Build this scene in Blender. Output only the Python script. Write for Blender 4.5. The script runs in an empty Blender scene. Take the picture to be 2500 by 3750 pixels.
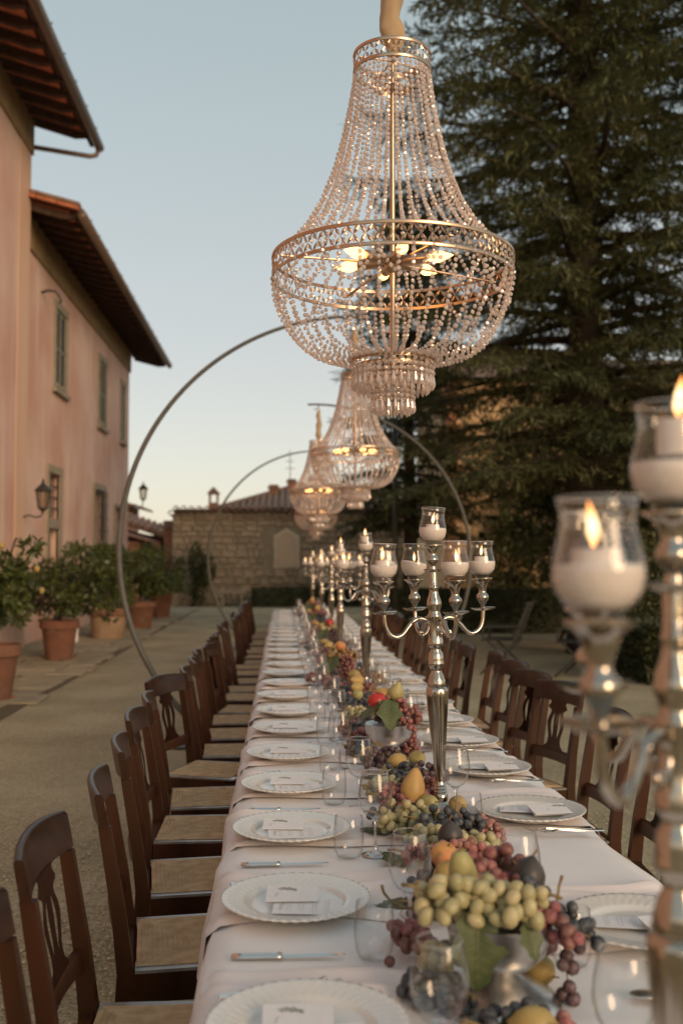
import bpy, bmesh, math, random
import numpy as np
from mathutils import Vector, Matrix, noise

rnd = random.Random(7)
PI = math.pi
scene = bpy.context.scene
col = scene.collection

# ------------------------------------------------------------------ camera
cam_data = bpy.data.cameras.new('camera')
cam_data.sensor_fit = 'VERTICAL'
cam_data.sensor_height = 36.0
cam_data.lens = 36.0
cam_data.clip_start = 0.05
cam_data.clip_end = 2000
cam_data.dof.use_dof = True
cam_data.dof.focus_distance = 3.12
cam_data.dof.aperture_fstop = 2.8
cam = bpy.data.objects.new('camera', cam_data)
cam.location = (0, 0, 1.525)
cam.rotation_euler = (PI/2 + math.radians(2.7786), 0, -math.radians(3.2623))
col.objects.link(cam)
scene.camera = cam

# ------------------------------------------------------------------ world, sun, exposure
SUN_EL, SUN_AZ = math.radians(15.0), math.radians(149.0)
world = bpy.data.worlds.new('World')
scene.world = world
world.use_nodes = True
wt = world.node_tree
wt.nodes.clear()
w_out = wt.nodes.new('ShaderNodeOutputWorld')
w_bg = wt.nodes.new('ShaderNodeBackground')
w_bg.inputs['Strength'].default_value = 0.1
sky = wt.nodes.new('ShaderNodeTexSky')
sky.sky_type = 'NISHITA'
sky.sun_disc = False
sky.sun_elevation = SUN_EL
sky.sun_rotation = SUN_AZ
tc = wt.nodes.new('ShaderNodeTexCoord')
sep = wt.nodes.new('ShaderNodeSeparateXYZ')
wt.links.new(tc.outputs['Generated'], sep.inputs[0])
ramp = wt.nodes.new('ShaderNodeValToRGB')
cr = ramp.color_ramp
stops = [(0.0, (.46, .40, .33)), (0.5, (.81, .675, .545)), (0.54, (.755, .68, .58)), (0.60, (.64, .615, .555)),
         (0.70, (.52, .572, .54)), (0.78, (.43, .515, .49)), (1.0, (.38, .44, .46))]
cr.elements[0].position, cr.elements[0].color = stops[0][0], (*stops[0][1], 1)
cr.elements[1].position, cr.elements[1].color = stops[-1][0], (*stops[-1][1], 1)
for p, c in stops[1:-1]:
    e = cr.elements.new(p)
    e.color = (*c, 1)
mr = wt.nodes.new('ShaderNodeMapRange')
mr.inputs['From Min'].default_value = -1
mr.inputs['From Max'].default_value = 1
wt.links.new(sep.outputs['Z'], mr.inputs['Value'])
wt.links.new(mr.outputs[0], ramp.inputs['Fac'])
sc10 = wt.nodes.new('ShaderNodeVectorMath')
sc10.operation = 'SCALE'
sc10.inputs['Scale'].default_value = 5.9
wt.links.new(ramp.outputs['Color'], sc10.inputs[0])
scn = wt.nodes.new('ShaderNodeVectorMath')
scn.operation = 'SCALE'
scn.inputs['Scale'].default_value = 0.32
wt.links.new(sky.outputs['Color'], scn.inputs[0])
addv = wt.nodes.new('ShaderNodeVectorMath')
addv.operation = 'ADD'
wt.links.new(sc10.outputs[0], addv.inputs[0])
wt.links.new(scn.outputs[0], addv.inputs[1])
wt.links.new(addv.outputs[0], w_bg.inputs['Color'])
wt.links.new(w_bg.outputs[0], w_out.inputs['Surface'])

sd = bpy.data.lights.new('sun', 'SUN')
sd.energy = 1.5
sd.angle = math.radians(28)
sd.color = (1.0, .68, .42)
sun = bpy.data.objects.new('sun', sd)
sdir = Vector((math.sin(SUN_AZ)*math.cos(SUN_EL), math.cos(SUN_AZ)*math.cos(SUN_EL), math.sin(SUN_EL)))
sun.rotation_euler = sdir.to_track_quat('Z', 'Y').to_euler()
sun.location = (10, -10, 20)
col.objects.link(sun)

scene.view_settings.view_transform = 'Standard'
scene.view_settings.look = 'None'
scene.view_settings.exposure = 0.42
scene.view_settings.gamma = 1.0
scene.view_settings.use_curve_mapping = False
scene.render.engine = 'CYCLES'
cy = scene.cycles
cy.max_bounces = 8
cy.diffuse_bounces = 3
cy.glossy_bounces = 4
cy.transmission_bounces = 4
cy.transparent_max_bounces = 40
cy.sample_clamp_indirect = 3.0
cy.sample_clamp_direct = 12.0
cy.caustics_reflective = False
cy.caustics_refractive = False
cy.use_denoising = True

# ------------------------------------------------------------------ materials
def mk(name):
    m = bpy.data.materials.new(name)
    m.use_nodes = True
    nt = m.node_tree
    b = nt.nodes['Principled BSDF']
    return m, nt, b

def setin(b, **kw):
    for k, v in kw.items():
        k = k.replace('_', ' ')
        if k in b.inputs:
            b.inputs[k].default_value = v

def tex(nt, scale, detail=3, stretch=None, coord='Object', kind='noise'):
    t = nt.nodes.new('ShaderNodeTexCoord')
    mp = nt.nodes.new('ShaderNodeMapping')
    if stretch:
        mp.inputs['Scale'].default_value = stretch
    nt.links.new(t.outputs[coord], mp.inputs['Vector'])
    if kind == 'noise':
        n = nt.nodes.new('ShaderNodeTexNoise')
        n.inputs['Detail'].default_value = detail
    else:
        n = nt.nodes.new('ShaderNodeTexVoronoi')
    n.inputs['Scale'].default_value = scale
    nt.links.new(mp.outputs[0], n.inputs['Vector'])
    return n

def mat(name, c1, c2=None, scale=5, detail=3, stretch=None, rough=.5, metal=0.0, lo=.35, hi=.65,
        bump=None, spec=.5, coat=0.0, translucent=0.0, sheen=0.0, sss=0.0, rnd_obj=0.0, mid=None):
    m, nt, b = mk(name)
    setin(b, Base_Color=(*c1, 1), Roughness=rough, Metallic=metal)
    b.inputs['Specular IOR Level'].default_value = spec
    b.inputs['Coat Weight'].default_value = coat
    b.inputs['Coat Roughness'].default_value = .15
    b.inputs['Sheen Weight'].default_value = sheen
    out_col = None
    if c2:
        n = tex(nt, scale, detail, stretch)
        r = nt.nodes.new('ShaderNodeValToRGB')
        r.color_ramp.elements[0].position = lo
        r.color_ramp.elements[1].position = hi
        r.color_ramp.elements[0].color = (*c1, 1)
        r.color_ramp.elements[1].color = (*c2, 1)
        if mid:
            e = r.color_ramp.elements.new((lo+hi)/2)
            e.color = (*mid, 1)
        nt.links.new(n.outputs['Fac'], r.inputs['Fac'])
        out_col = r.outputs['Color']
    if rnd_obj:
        oi = nt.nodes.new('ShaderNodeObjectInfo')
        hs = nt.nodes.new('ShaderNodeHueSaturation')
        mrn = nt.nodes.new('ShaderNodeMapRange')
        mrn.inputs['To Min'].default_value = 1-rnd_obj
        mrn.inputs['To Max'].default_value = 1+rnd_obj
        nt.links.new(oi.outputs['Random'], mrn.inputs['Value'])
        nt.links.new(mrn.outputs[0], hs.inputs['Value'])
        mh = nt.nodes.new('ShaderNodeMapRange')
        mh.inputs['To Min'].default_value = .5+rnd_obj*.05
        mh.inputs['To Max'].default_value = .5-rnd_obj*.05
        nt.links.new(oi.outputs['Random'], mh.inputs['Value'])
        nt.links.new(mh.outputs[0], hs.inputs['Hue'])
        if out_col:
            nt.links.new(out_col, hs.inputs['Color'])
        else:
            hs.inputs['Color'].default_value = (*c1, 1)
        out_col = hs.outputs['Color']
    if out_col:
        nt.links.new(out_col, b.inputs['Base Color'])
    if bump:
        sc, st, dist = bump[:3]
        n2 = tex(nt, sc, 4, bump[3] if len(bump) > 3 else None)
        bp = nt.nodes.new('ShaderNodeBump')
        bp.inputs['Strength'].default_value = st
        bp.inputs['Distance'].default_value = dist
        nt.links.new(n2.outputs['Fac'], bp.inputs['Height'])
        nt.links.new(bp.outputs[0], b.inputs['Normal'])
    if translucent:
        tr = nt.nodes.new('ShaderNodeBsdfTranslucent')
        mx = nt.nodes.new('ShaderNodeMixShader')
        mx.inputs[0].default_value = translucent
        if out_col:
            nt.links.new(out_col, tr.inputs['Color'])
        else:
            tr.inputs['Color'].default_value = (*c1, 1)
        o = nt.nodes['Material Output']
        nt.links.new(b.outputs[0], mx.inputs[1])
        nt.links.new(tr.outputs[0], mx.inputs[2])
        nt.links.new(mx.outputs[0], o.inputs['Surface'])
    return m

def emit_mat(name, c, strength):
    m, nt, b = mk(name)
    e = nt.nodes.new('ShaderNodeEmission')
    e.inputs['Color'].default_value = (*c, 1)
    e.inputs['Strength'].default_value = strength
    nt.links.new(e.outputs[0], nt.nodes['Material Output'].inputs['Surface'])
    return m

def thin_glass(name, tint=(.97, .97, .96), gloss=.9, edge=(.26, .26, .25), base=.065):
    m, nt, b = mk(name)
    nt.nodes.remove(b)
    lw = nt.nodes.new('ShaderNodeLayerWeight')
    lw.inputs['Blend'].default_value = .5
    tr = nt.nodes.new('ShaderNodeBsdfTransparent')
    mixc = nt.nodes.new('ShaderNodeMixRGB')
    pw = nt.nodes.new('ShaderNodeMath')
    pw.operation = 'POWER'
    pw.inputs[1].default_value = 4.0
    nt.links.new(lw.outputs['Facing'], pw.inputs[0])
    nt.links.new(pw.outputs[0], mixc.inputs[0])
    mixc.inputs[1].default_value = (*tint, 1)
    mixc.inputs[2].default_value = (*edge, 1)
    nt.links.new(mixc.outputs[0], tr.inputs['Color'])
    gl = nt.nodes.new('ShaderNodeBsdfGlossy')
    gl.inputs['Roughness'].default_value = .03
    gl.inputs['Color'].default_value = (gloss, gloss, gloss, 1)
    fr = nt.nodes.new('ShaderNodeMapRange')
    p5 = nt.nodes.new('ShaderNodeMath')
    p5.operation = 'POWER'
    p5.inputs[1].default_value = 2.6
    nt.links.new(lw.outputs['Facing'], p5.inputs[0])
    fr.inputs['To Min'].default_value = base
    fr.inputs['To Max'].default_value = .60
    nt.links.new(p5.outputs[0], fr.inputs['Value'])
    mx = nt.nodes.new('ShaderNodeMixShader')
    nt.links.new(fr.outputs[0], mx.inputs[0])
    nt.links.new(tr.outputs[0], mx.inputs[1])
    nt.links.new(gl.outputs[0], mx.inputs[2])
    nt.links.new(mx.outputs[0], nt.nodes['Material Output'].inputs['Surface'])
    return m

def crystal_mat():
    m, nt, b = mk('cut_crystal')
    nt.nodes.remove(b)
    tr = nt.nodes.new('ShaderNodeBsdfTransparent')
    tr.inputs['Color'].default_value = (.98, .92, .88, 1)
    gl = nt.nodes.new('ShaderNodeBsdfGlossy')
    gl.inputs['Roughness'].default_value = .06
    gl.inputs['Color'].default_value = (1, .95, .91, 1)
    tl = nt.nodes.new('ShaderNodeBsdfTranslucent')
    tl.inputs['Color'].default_value = (1, .86, .77, 1)
    df = nt.nodes.new('ShaderNodeBsdfDiffuse')
    df.inputs['Color'].default_value = (1, .87, .79, 1)
    a = nt.nodes.new('ShaderNodeMixShader'); a.inputs[0].default_value = .5
    nt.links.new(tl.outputs[0], a.inputs[1]); nt.links.new(df.outputs[0], a.inputs[2])
    c = nt.nodes.new('ShaderNodeMixShader'); c.inputs[0].default_value = .32
    nt.links.new(a.outputs[0], c.inputs[1]); nt.links.new(gl.outputs[0], c.inputs[2])
    d = nt.nodes.new('ShaderNodeMixShader'); d.inputs[0].default_value = .30
    nt.links.new(c.outputs[0], d.inputs[1]); nt.links.new(tr.outputs[0], d.inputs[2])
    nt.links.new(d.outputs[0], nt.nodes['Material Output'].inputs['Surface'])
    return m

def flame_mat():
    m, nt, b = mk('candle_flame')
    nt.nodes.remove(b)
    t = nt.nodes.new('ShaderNodeTexCoord')
    s = nt.nodes.new('ShaderNodeSeparateXYZ')
    nt.links.new(t.outputs['Generated'], s.inputs[0])
    r = nt.nodes.new('ShaderNodeValToRGB')
    els = r.color_ramp.elements
    els[0].position, els[0].color = 0.0, (.95, .30, .06, 1)
    els[1].position, els[1].color = 1.0, (.95, .28, .05, 1)
    e = els.new(.22); e.color = (1, .62, .28, 1)
    e = els.new(.5); e.color = (1, .72, .40, 1)
    e = els.new(.78); e.color = (1, .42, .12, 1)
    nt.links.new(s.outputs['Z'], r.inputs[0])
    em = nt.nodes.new('ShaderNodeEmission')
    em.inputs['Strength'].default_value = 2.3
    nt.links.new(r.outputs[0], em.inputs['Color'])
    nt.links.new(em.outputs[0], nt.nodes['Material Output'].inputs['Surface'])
    return m

M = {}
M['silver'] = mat('polished_silver', (.55, .49, .42), (.42, .365, .30), 14, 4, rough=.13, metal=1)
M['steel'] = mat('brushed_steel', (.70, .67, .63), (.60, .575, .54), 60, 2, (1, 1, .08), rough=.33, metal=1)
M['cutlery'] = mat('cutlery_steel', (.66, .64, .61), rough=.16, metal=1)
M['brass'] = mat('rose_brass', (.62, .43, .29), (.52, .36, .25), 30, 3, rough=.27, metal=1)
M['crystal'] = crystal_mat()
M['bulb'] = emit_mat('lit_bulb', (1, .46, .13), 4.5)
M['flame'] = flame_mat()
M['glass'] = thin_glass('clear_glass', (.99, .99, .985))
M['stemglass'] = thin_glass('solid_glass', (.95, .95, .945), 1.0, (.3, .3, .29), .42)
M['cupglass'] = thin_glass('candle_cup_glass', (.985, .965, .94), 1.0, (.52, .47, .41))
M['lampglass'] = thin_glass('lamp_glass', (.85, .80, .72), .8, (.5, .5, .45))
M['rim'] = mat('painted_rim_glint', (.50, .49, .47), rough=.05, spec=1.0)  # opaque pale ring, the highlight along the glass rims put into its colour
M['wax'] = mat('white_wax', (.86, .78, .72), rough=.45, translucent=.25)
M['sand'] = mat('white_sand', (.84, .77, .73), (.74, .67, .63), 260, 2, rough=.9, bump=(300, .4, .001))
M['china'] = mat('white_china', (.80, .76, .70), rough=.13, coat=.4)
M['paper'] = mat('white_card', (.84, .81, .80), (.80, .77, .76), 90, 2, rough=.7)
M['ink'] = mat('grey_ink', (.58, .55, .52), rough=.7)
M['sprig'] = mat('sprig_ink', (.33, .35, .28), rough=.7)
M['cloth'] = mat('white_linen', (.87, .83, .81), (.83, .79, .77), 6, 4, rough=.85, sheen=.1, bump=(700, .12, .0006))
M['napkin'] = mat('blush_linen', (.86, .775, .74), (.82, .735, .70), 9, 4, rough=.85, sheen=.15, bump=(800, .12, .0006))
M['walnut'] = mat('dark_walnut', (.030, .0105, .004), (.078, .028, .010), 9, 6, (1.0, 1.0, .12), rough=.42, spec=.22, lo=.3, hi=.75, rnd_obj=.12)
M['rail_top'] = mat('worn_varnish', (.020, .0085, .004), (.046, .019, .0095), 12, 5, rough=.33, spec=.24)
M['rush'] = mat('woven_rush', (.60, .42, .24), (.44, .29, .155), 22, 5, (1, 1, 1), rough=.75, bump=(240, .5, .002))
M['gravel'] = None
M['plaster'] = None
M['darkstone'] = mat('grey_sandstone', (.36, .31, .235), (.28, .24, .18), 6, 5, rough=.9, bump=(20, .3, .01))
M['paving'] = mat('worn_paving', (.40, .33, .22), (.29, .24, .155), 3.5, 6, rough=.85, bump=(25, .4, .01), rnd_obj=.16)
M['soil'] = mat('dark_soil', (.16, .115, .07), (.10, .07, .042), 30, 4, rough=1)
M['shutter'] = mat('grey_green_shutter', (.20, .205, .16), (.16, .165, .13), 10, 4, rough=.7)
M['cornice'] = mat('ochre_cornice', (.34, .245, .125), (.26, .18, .09), 3, 4, rough=.9)
M['rafter'] = mat('old_rafter', (.075, .04, .025), (.045, .025, .016), 8, 5, (1, .2, 1), rough=.85)
M['cotto'] = mat('cotto_tile', (.60, .205, .105), (.48, .165, .085), 8, 4, rough=.85, rnd_obj=.12)
M['rooftile'] = mat('roof_tile', (.34, .19, .12), (.22, .14, .10), 7, 5, rough=.9, bump=(30, .4, .01), rnd_obj=.25)
M['gutter'] = mat('copper_gutter', (.22, .155, .12), (.17, .12, .095), 12, 3, rough=.5, metal=.3)
M['iron'] = mat('dark_iron', (.045, .042, .038), (.065, .06, .052), 20, 3, rough=.5, metal=.4)
M['hoop'] = mat('grey_steel_tube', (.105, .10, .085), (.08, .077, .066), 14, 3, rough=.55)
M['pane'] = mat('dark_window_glass', (.03, .03, .026), rough=.1, spec=.6)
M['terracotta'] = mat('terracotta', (.27, .122, .075), (.42, .30, .22), 4.5, 6, rough=.9, rnd_obj=.15, mid=(.20, .092, .057), lo=.35, hi=.85)
M['paleterra'] = mat('bleached_terracotta', (.40, .27, .17), (.30, .20, .12), 5, 5, rough=.88)
M['leaf'] = mat('lemon_leaf', (.050, .072, .018), (.135, .155, .042), 2.2, 4, rough=.42, translucent=.22, lo=.3, hi=.75)
M['leaflight'] = mat('fresh_lemon_leaf', (.075, .095, .020), (.17, .175, .045), 2.2, 4, rough=.45, translucent=.25)
M['bark'] = mat('conifer_bark', (.075, .052, .034), (.045, .032, .022), 6, 6, (1, 1, .2), rough=.95, bump=(12, .8, .03))
M['needle'] = mat('conifer_needles', (.060, .076, .033), (.205, .205, .088), .75, 5, rough=.7, translucent=.15, lo=.3, hi=.72, spec=.25)
M['needledark'] = mat('dark_needles', (.048, .062, .028), (.15, .15, .064), .8, 5, rough=.7, translucent=.12, spec=.25)
M['shrub'] = mat('shrub_leaf', (.036, .048, .015), (.095, .11, .034), 1.2, 4, rough=.5, translucent=.15)
M['hedge'] = mat('box_hedge', (.034, .042, .015), (.065, .072, .024), 3, 4, rough=.6, translucent=.1)
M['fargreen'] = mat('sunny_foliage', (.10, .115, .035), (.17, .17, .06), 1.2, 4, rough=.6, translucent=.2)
M['stone'] = mat('wall_stone', (.46, .36, .255), (.34, .265, .18), 3, 4, rough=.92, bump=(14, .5, .02), rnd_obj=.2)
M['mortar'] = mat('wall_mortar', (.38, .305, .215), (.30, .24, .165), 4, 5, rough=.95, bump=(18, .5, .02))
M['warmstone'] = mat('warm_stone', (.80, .56, .32), (.68, .46, .26), 2.2, 6, rough=.92, bump=(8, .5, .03), rnd_obj=.22)
M['brick'] = mat('red_brick', (.42, .20, .115), (.32, .155, .09), 9, 4, rough=.9, rnd_obj=.15)
M['tablet'] = mat('pale_tablet', (.74, .63, .49), (.66, .56, .43), 4, 4, rough=.9)
M['deckwood'] = mat('weathered_slats', (.035, .037, .030), (.026, .028, .023), 8, 4, rough=.7)
M['sleeve'] = mat('beige_fabric', (.50, .35, .20), (.42, .29, .165), 9, 4, (1, 1, .4), rough=.85, sheen=.3, bump=(26, .35, .008, (1, 1, .3)))
M['green_grape'] = mat('green_grape_skin', (.60, .53, .30), (.46, .40, .19), 45, 5, rough=.42, translucent=.22, rnd_obj=.16, coat=.1)
M['red_grape'] = mat('red_grape_skin', (.20, .048, .045), (.38, .18, .155), 60, 5, rough=.5, translucent=.1, rnd_obj=.28)
M['pink_grape'] = mat('pink_grape_skin', (.31, .095, .080), (.50, .27, .22), 60, 5, rough=.5, translucent=.14, rnd_obj=.2)
M['dark_grape'] = mat('dark_grape_skin', (.048, .022, .026), (.165, .105, .105), 60, 5, rough=.5, rnd_obj=.3)
M['black_grape'] = mat('black_grape_skin', (.020, .021, .025), (.105, .112, .118), 60, 5, rough=.5, rnd_obj=.25)
M['tan_grape'] = mat('tan_grape_skin', (.36, .22, .09), (.30, .16, .07), 26, 4, rough=.42, translucent=.12, rnd_obj=.2)
M['stem'] = mat('grape_stem', (.17, .085, .04), (.26, .19, .07), 30, 3, rough=.75)
M['lemon'] = mat('yellow_lemon', (.52, .37, .13), (.40, .27, .08), 14, 5, rough=.5, bump=(160, .15, .002))
M['pear'] = mat('yellow_pear', (.55, .345, .12), (.38, .225, .07), 18, 6, rough=.5, hi=.8)
M['peach'] = mat('blushed_peach', (.62, .36, .11), (.60, .20, .08), 16, 2, rough=.5)
M['fig'] = mat('black_fig', (.030, .026, .026), (.065, .055, .05), 30, 4, (1, 1, .2), rough=.45)
M['greenfig'] = mat('green_fig', (.42, .37, .15), (.25, .22, .08), 34, 6, rough=.5, lo=.4, hi=.8)
M['redfruit'] = mat('red_pomegranate', (.50, .035, .022), (.40, .03, .025), 14, 3, rough=.28)
M['vineleaf'] = mat('vine_leaf', (.070, .095, .030), (.115, .14, .055), 22, 5, rough=.5, translucent=.18)
M['vein'] = mat('leaf_vein', (.20, .20, .09), rough=.5)
M['wood_table'] = mat('table_wood', (.20, .12, .06), (.16, .095, .05), 7, 4, rough=.6)

def gravel_material():
    m, nt, b = mk('fine_gravel')
    t = nt.nodes.new('ShaderNodeTexCoord')
    v = nt.nodes.new('ShaderNodeTexVoronoi')
    v.inputs['Scale'].default_value = 75
    nt.links.new(t.outputs['Object'], v.inputs['Vector'])
    sp = nt.nodes.new('ShaderNodeSeparateXYZ')
    nt.links.new(v.outputs['Color'], sp.inputs[0])
    r = nt.nodes.new('ShaderNodeValToRGB')
    r.color_ramp.elements[0].color = (.20, .16, .095, 1)
    r.color_ramp.elements[1].color = (.66, .56, .38, 1)
    nt.links.new(sp.outputs[0], r.inputs[0])
    n = nt.nodes.new('ShaderNodeTexNoise')
    n.inputs['Scale'].default_value = .8
    n.inputs['Detail'].default_value = 8
    nt.links.new(t.outputs['Object'], n.inputs['Vector'])
    r2 = nt.nodes.new('ShaderNodeValToRGB')
    r2.color_ramp.elements[0].position = .3
    r2.color_ramp.elements[1].position = .7
    r2.color_ramp.elements[0].color = (.25, .20, .12, 1)
    r2.color_ramp.elements[1].color = (.54, .45, .295, 1)
    nt.links.new(n.outputs['Fac'], r2.inputs[0])
    mx = nt.nodes.new('ShaderNodeMixRGB')
    mx.inputs[0].default_value = .6
    nt.links.new(r.outputs[0], mx.inputs[1])
    nt.links.new(r2.outputs[0], mx.inputs[2])
    nt.links.new(mx.outputs[0], b.inputs['Base Color'])
    b.inputs['Roughness'].default_value = .95
    b.inputs['Specular IOR Level'].default_value = .2
    bp = nt.nodes.new('ShaderNodeBump')
    bp.inputs['Strength'].default_value = .7
    bp.inputs['Distance'].default_value = .008
    inv = nt.nodes.new('ShaderNodeMath')
    inv.operation = 'SUBTRACT'
    inv.inputs[0].default_value = 1
    nt.links.new(v.outputs['Distance'], inv.inputs[1])
    nt.links.new(inv.outputs[0], bp.inputs['Height'])
    nt.links.new(bp.outputs[0], b.inputs['Normal'])
    return m

def plaster_material():
    m, nt, b = mk('pink_plaster')
    big = tex(nt, .55, 6)
    streak = tex(nt, 2.2, 5, (1, 1, .10))
    r1 = nt.nodes.new('ShaderNodeValToRGB')
    r1.color_ramp.elements[0].position = .38
    r1.color_ramp.elements[1].position = .62
    r1.color_ramp.elements[0].color = (.62, .375, .30, 1)
    r1.color_ramp.elements[1].color = (.74, .53, .45, 1)
    nt.links.new(big.outputs['Fac'], r1.inputs[0])
    r2 = nt.nodes.new('ShaderNodeValToRGB')
    r2.color_ramp.elements[0].position = .56
    r2.color_ramp.elements[1].position = .78
    r2.color_ramp.elements[0].color = (0, 0, 0, 1)
    r2.color_ramp.elements[1].color = (.85, .85, .85, 1)
    nt.links.new(streak.outputs['Fac'], r2.inputs[0])
    mx = nt.nodes.new('ShaderNodeMixRGB')
    nt.links.new(r2.outputs[0], mx.inputs[0])
    nt.links.new(r1.outputs[0], mx.inputs[1])
    mx.inputs[2].default_value = (.82, .66, .54, 1)
    nt.links.new(mx.outputs[0], b.inputs['Base Color'])
    b.inputs['Roughness'].default_value = .92
    b.inputs['Specular IOR Level'].default_value = .2
    n2 = tex(nt, 9, 5)
    bp = nt.nodes.new('ShaderNodeBump')
    bp.inputs['Strength'].default_value = .35
    bp.inputs['Distance'].default_value = .02
    nt.links.new(n2.outputs['Fac'], bp.inputs['Height'])
    nt.links.new(bp.outputs[0], b.inputs['Normal'])
    return m
M['gravel'] = gravel_material()
M['plaster'] = plaster_material()

# ------------------------------------------------------------------ geometry helpers
class G:
    """collects vertices and faces of one mesh"""
    def __init__(self):
        self.v = []; self.f = []
    def add(self, vs, fs, mtx=None):
        n = len(self.v)
        if mtx is not None:
            vs = [tuple(mtx @ Vector(p)) for p in vs]
        self.v.extend(vs)
        self.f.extend([tuple(i+n for i in f) for f in fs])
        return self
    def box(self, x0, x1, y0, y1, z0, z1, mtx=None):
        vs = [(x0,y0,z0),(x1,y0,z0),(x1,y1,z0),(x0,y1,z0),(x0,y0,z1),(x1,y0,z1),(x1,y1,z1),(x0,y1,z1)]
        fs = [(0,3,2,1),(4,5,6,7),(0,1,5,4),(1,2,6,5),(2,3,7,6),(3,0,4,7)]
        return self.add(vs, fs, mtx)
    def bar(self, a, b, w, h=None, up=(0,0,1)):
        """rectangular bar from a to b"""
        a, b = Vector(a), Vector(b)
        h = h or w
        d = (b-a).normalized()
        u = Vector(up)
        s = d.cross(u)
        if s.length < 1e-4:
            s = d.cross(Vector((1,0,0)))
        s.normalize()
        t = s.cross(d)
        vs = []
        for p in (a, b):
            for i, j in ((-1,-1),(1,-1),(1,1),(-1,1)):
                vs.append(tuple(p + s*(i*w/2) + t*(j*h/2)))
        return self.add(vs, [(3,2,1,0),(4,5,6,7),(0,1,5,4),(1,2,6,5),(2,3,7,6),(3,0,4,7)])
    def lathe(self, prof, seg=16, mod=None, mtx=None, cap=True):
        vs = []; fs = []
        n = len(prof)
        for k in range(seg):
            a = 2*PI*k/seg
            ca, sa = math.cos(a), math.sin(a)
            for (r, z) in prof:
                if mod:
                    r, z = mod(r, z, a)
                vs.append((r*ca, r*sa, z))
        for k in range(seg):
            k2 = (k+1) % seg
            for i in range(n-1):
                fs.append((k*n+i, k2*n+i, k2*n+i+1, k*n+i+1))
        if cap:
            if prof[0][0] > 1e-5:
                fs.append(tuple(k*n for k in reversed(range(seg))))
            if prof[-1][0] > 1e-5:
                fs.append(tuple(k*n+n-1 for k in range(seg)))
        return self.add(vs, fs, mtx)
    def tube(self, path, r, seg=8, flat=1.0, closed=False):
        pts = [Vector(p) for p in path]
        n = len(pts)
        rs = r if isinstance(r, (list, tuple)) else [r]*n
        vs = []; fs = []
        prev = None
        for i, p in enumerate(pts):
            if closed:
                d = pts[(i+1) % n]-pts[i-1]
            else:
                d = pts[min(i+1, n-1)]-pts[max(i-1, 0)]
            d.normalize()
            if prev is None:
                ref = Vector((0,0,1)) if abs(d.z) < .9 else Vector((1,0,0))
                s = d.cross(ref).normalized()
            else:
                s = (prev - d*prev.dot(d)).normalized()
            prev = s
            t = d.cross(s)
            for k in range(seg):
                a = 2*PI*k/seg
                vs.append(tuple(p + s*(rs[i]*math.cos(a)) + t*(rs[i]*flat*math.sin(a))))
        m = n if closed else n-1
        for i in range(m):
            i2 = (i+1) % n
            for k in range(seg):
                k2 = (k+1) % seg
                fs.append((i*seg+k, i*seg+k2, i2*seg+k2, i2*seg+k))
        if not closed:
            fs.append(tuple(reversed(range(seg))))
            fs.append(tuple((n-1)*seg+k for k in range(seg)))
        return self.add(vs, fs)
    def merge(self, g, mtx=None):
        return self.add(g.v, g.f, mtx)
    def mesh(self, name, m, smooth=False, angle=None):
        me = bpy.data.meshes.new(name)
        me.from_pydata(self.v, [], self.f)
        if m is not None:
            me.materials.append(m)
        if smooth or angle:
            me.polygons.foreach_set('use_smooth', [True]*len(me.polygons))
            if angle:
                me.set_sharp_from_angle(angle=math.radians(angle))
        me.update()
        return me

def T(x=0, y=0, z=0, rz=0, rx=0, ry=0, s=1.0):
    m = Matrix.Translation((x, y, z)) @ Matrix.Rotation(rz, 4, 'Z') @ Matrix.Rotation(ry, 4, 'Y') @ Matrix.Rotation(rx, 4, 'X')
    if isinstance(s, tuple):
        return m @ Matrix.Diagonal((*s, 1))
    return m @ Matrix.Diagonal((s, s, s, 1))

def put(name, me, parent=None, loc=None, rot=None, scale=None):
    o = bpy.data.objects.new(name, me)
    col.objects.link(o)
    if parent is not None:
        o.parent = parent
    if loc is not None: o.location = loc
    if rot is not None: o.rotation_euler = rot
    if scale is not None: o.scale = scale if isinstance(scale, (tuple, list)) else (scale,)*3
    return o

def tag(o, label=None, cat=None, group=None, kind=None):
    if label: o['label'] = label
    if cat: o['category'] = cat
    if group: o['group'] = group
    if kind: o['kind'] = kind
    return o

def thing(name, label, cat, loc=(0,0,0), rz=0.0, group=None, scale=None):
    o = bpy.data.objects.new(name, None)
    o.empty_display_size = .05
    col.objects.link(o)
    o.location = loc
    o.rotation_euler = (0, 0, rz)
    if scale: o.scale = (scale,)*3
    return tag(o, label, cat, group)

KIDS = {}
def copy_tree(o, parent=None):
    c = o.copy()
    col.objects.link(c)
    if parent is not None:
        c.parent = parent
    for ch in o.children:
        copy_tree(ch, c)
    return c

def dup(root, loc, rz, label, group=None, cat=None):
    c = copy_tree(root)
    c.location = loc
    c.rotation_euler = (0, 0, rz)
    c['label'] = label
    if group: c['group'] = group
    return c

_ones = ['', 'first', 'second', 'third', 'fourth', 'fifth', 'sixth', 'seventh', 'eighth', 'ninth', 'tenth', 'eleventh', 'twelfth',
         'thirteenth', 'fourteenth', 'fifteenth', 'sixteenth', 'seventeenth', 'eighteenth', 'nineteenth']
_tens = {20: 'twent', 30: 'thirt', 40: 'fort', 50: 'fift', 60: 'sixt', 70: 'sevent', 80: 'eight', 90: 'ninet'}
def nth(n):
    if n < 20: return _ones[n]
    if n % 10 == 0: return _tens[n] + 'ieth'
    return _tens[n//10*10] + 'y-' + _ones[n % 10]

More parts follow.
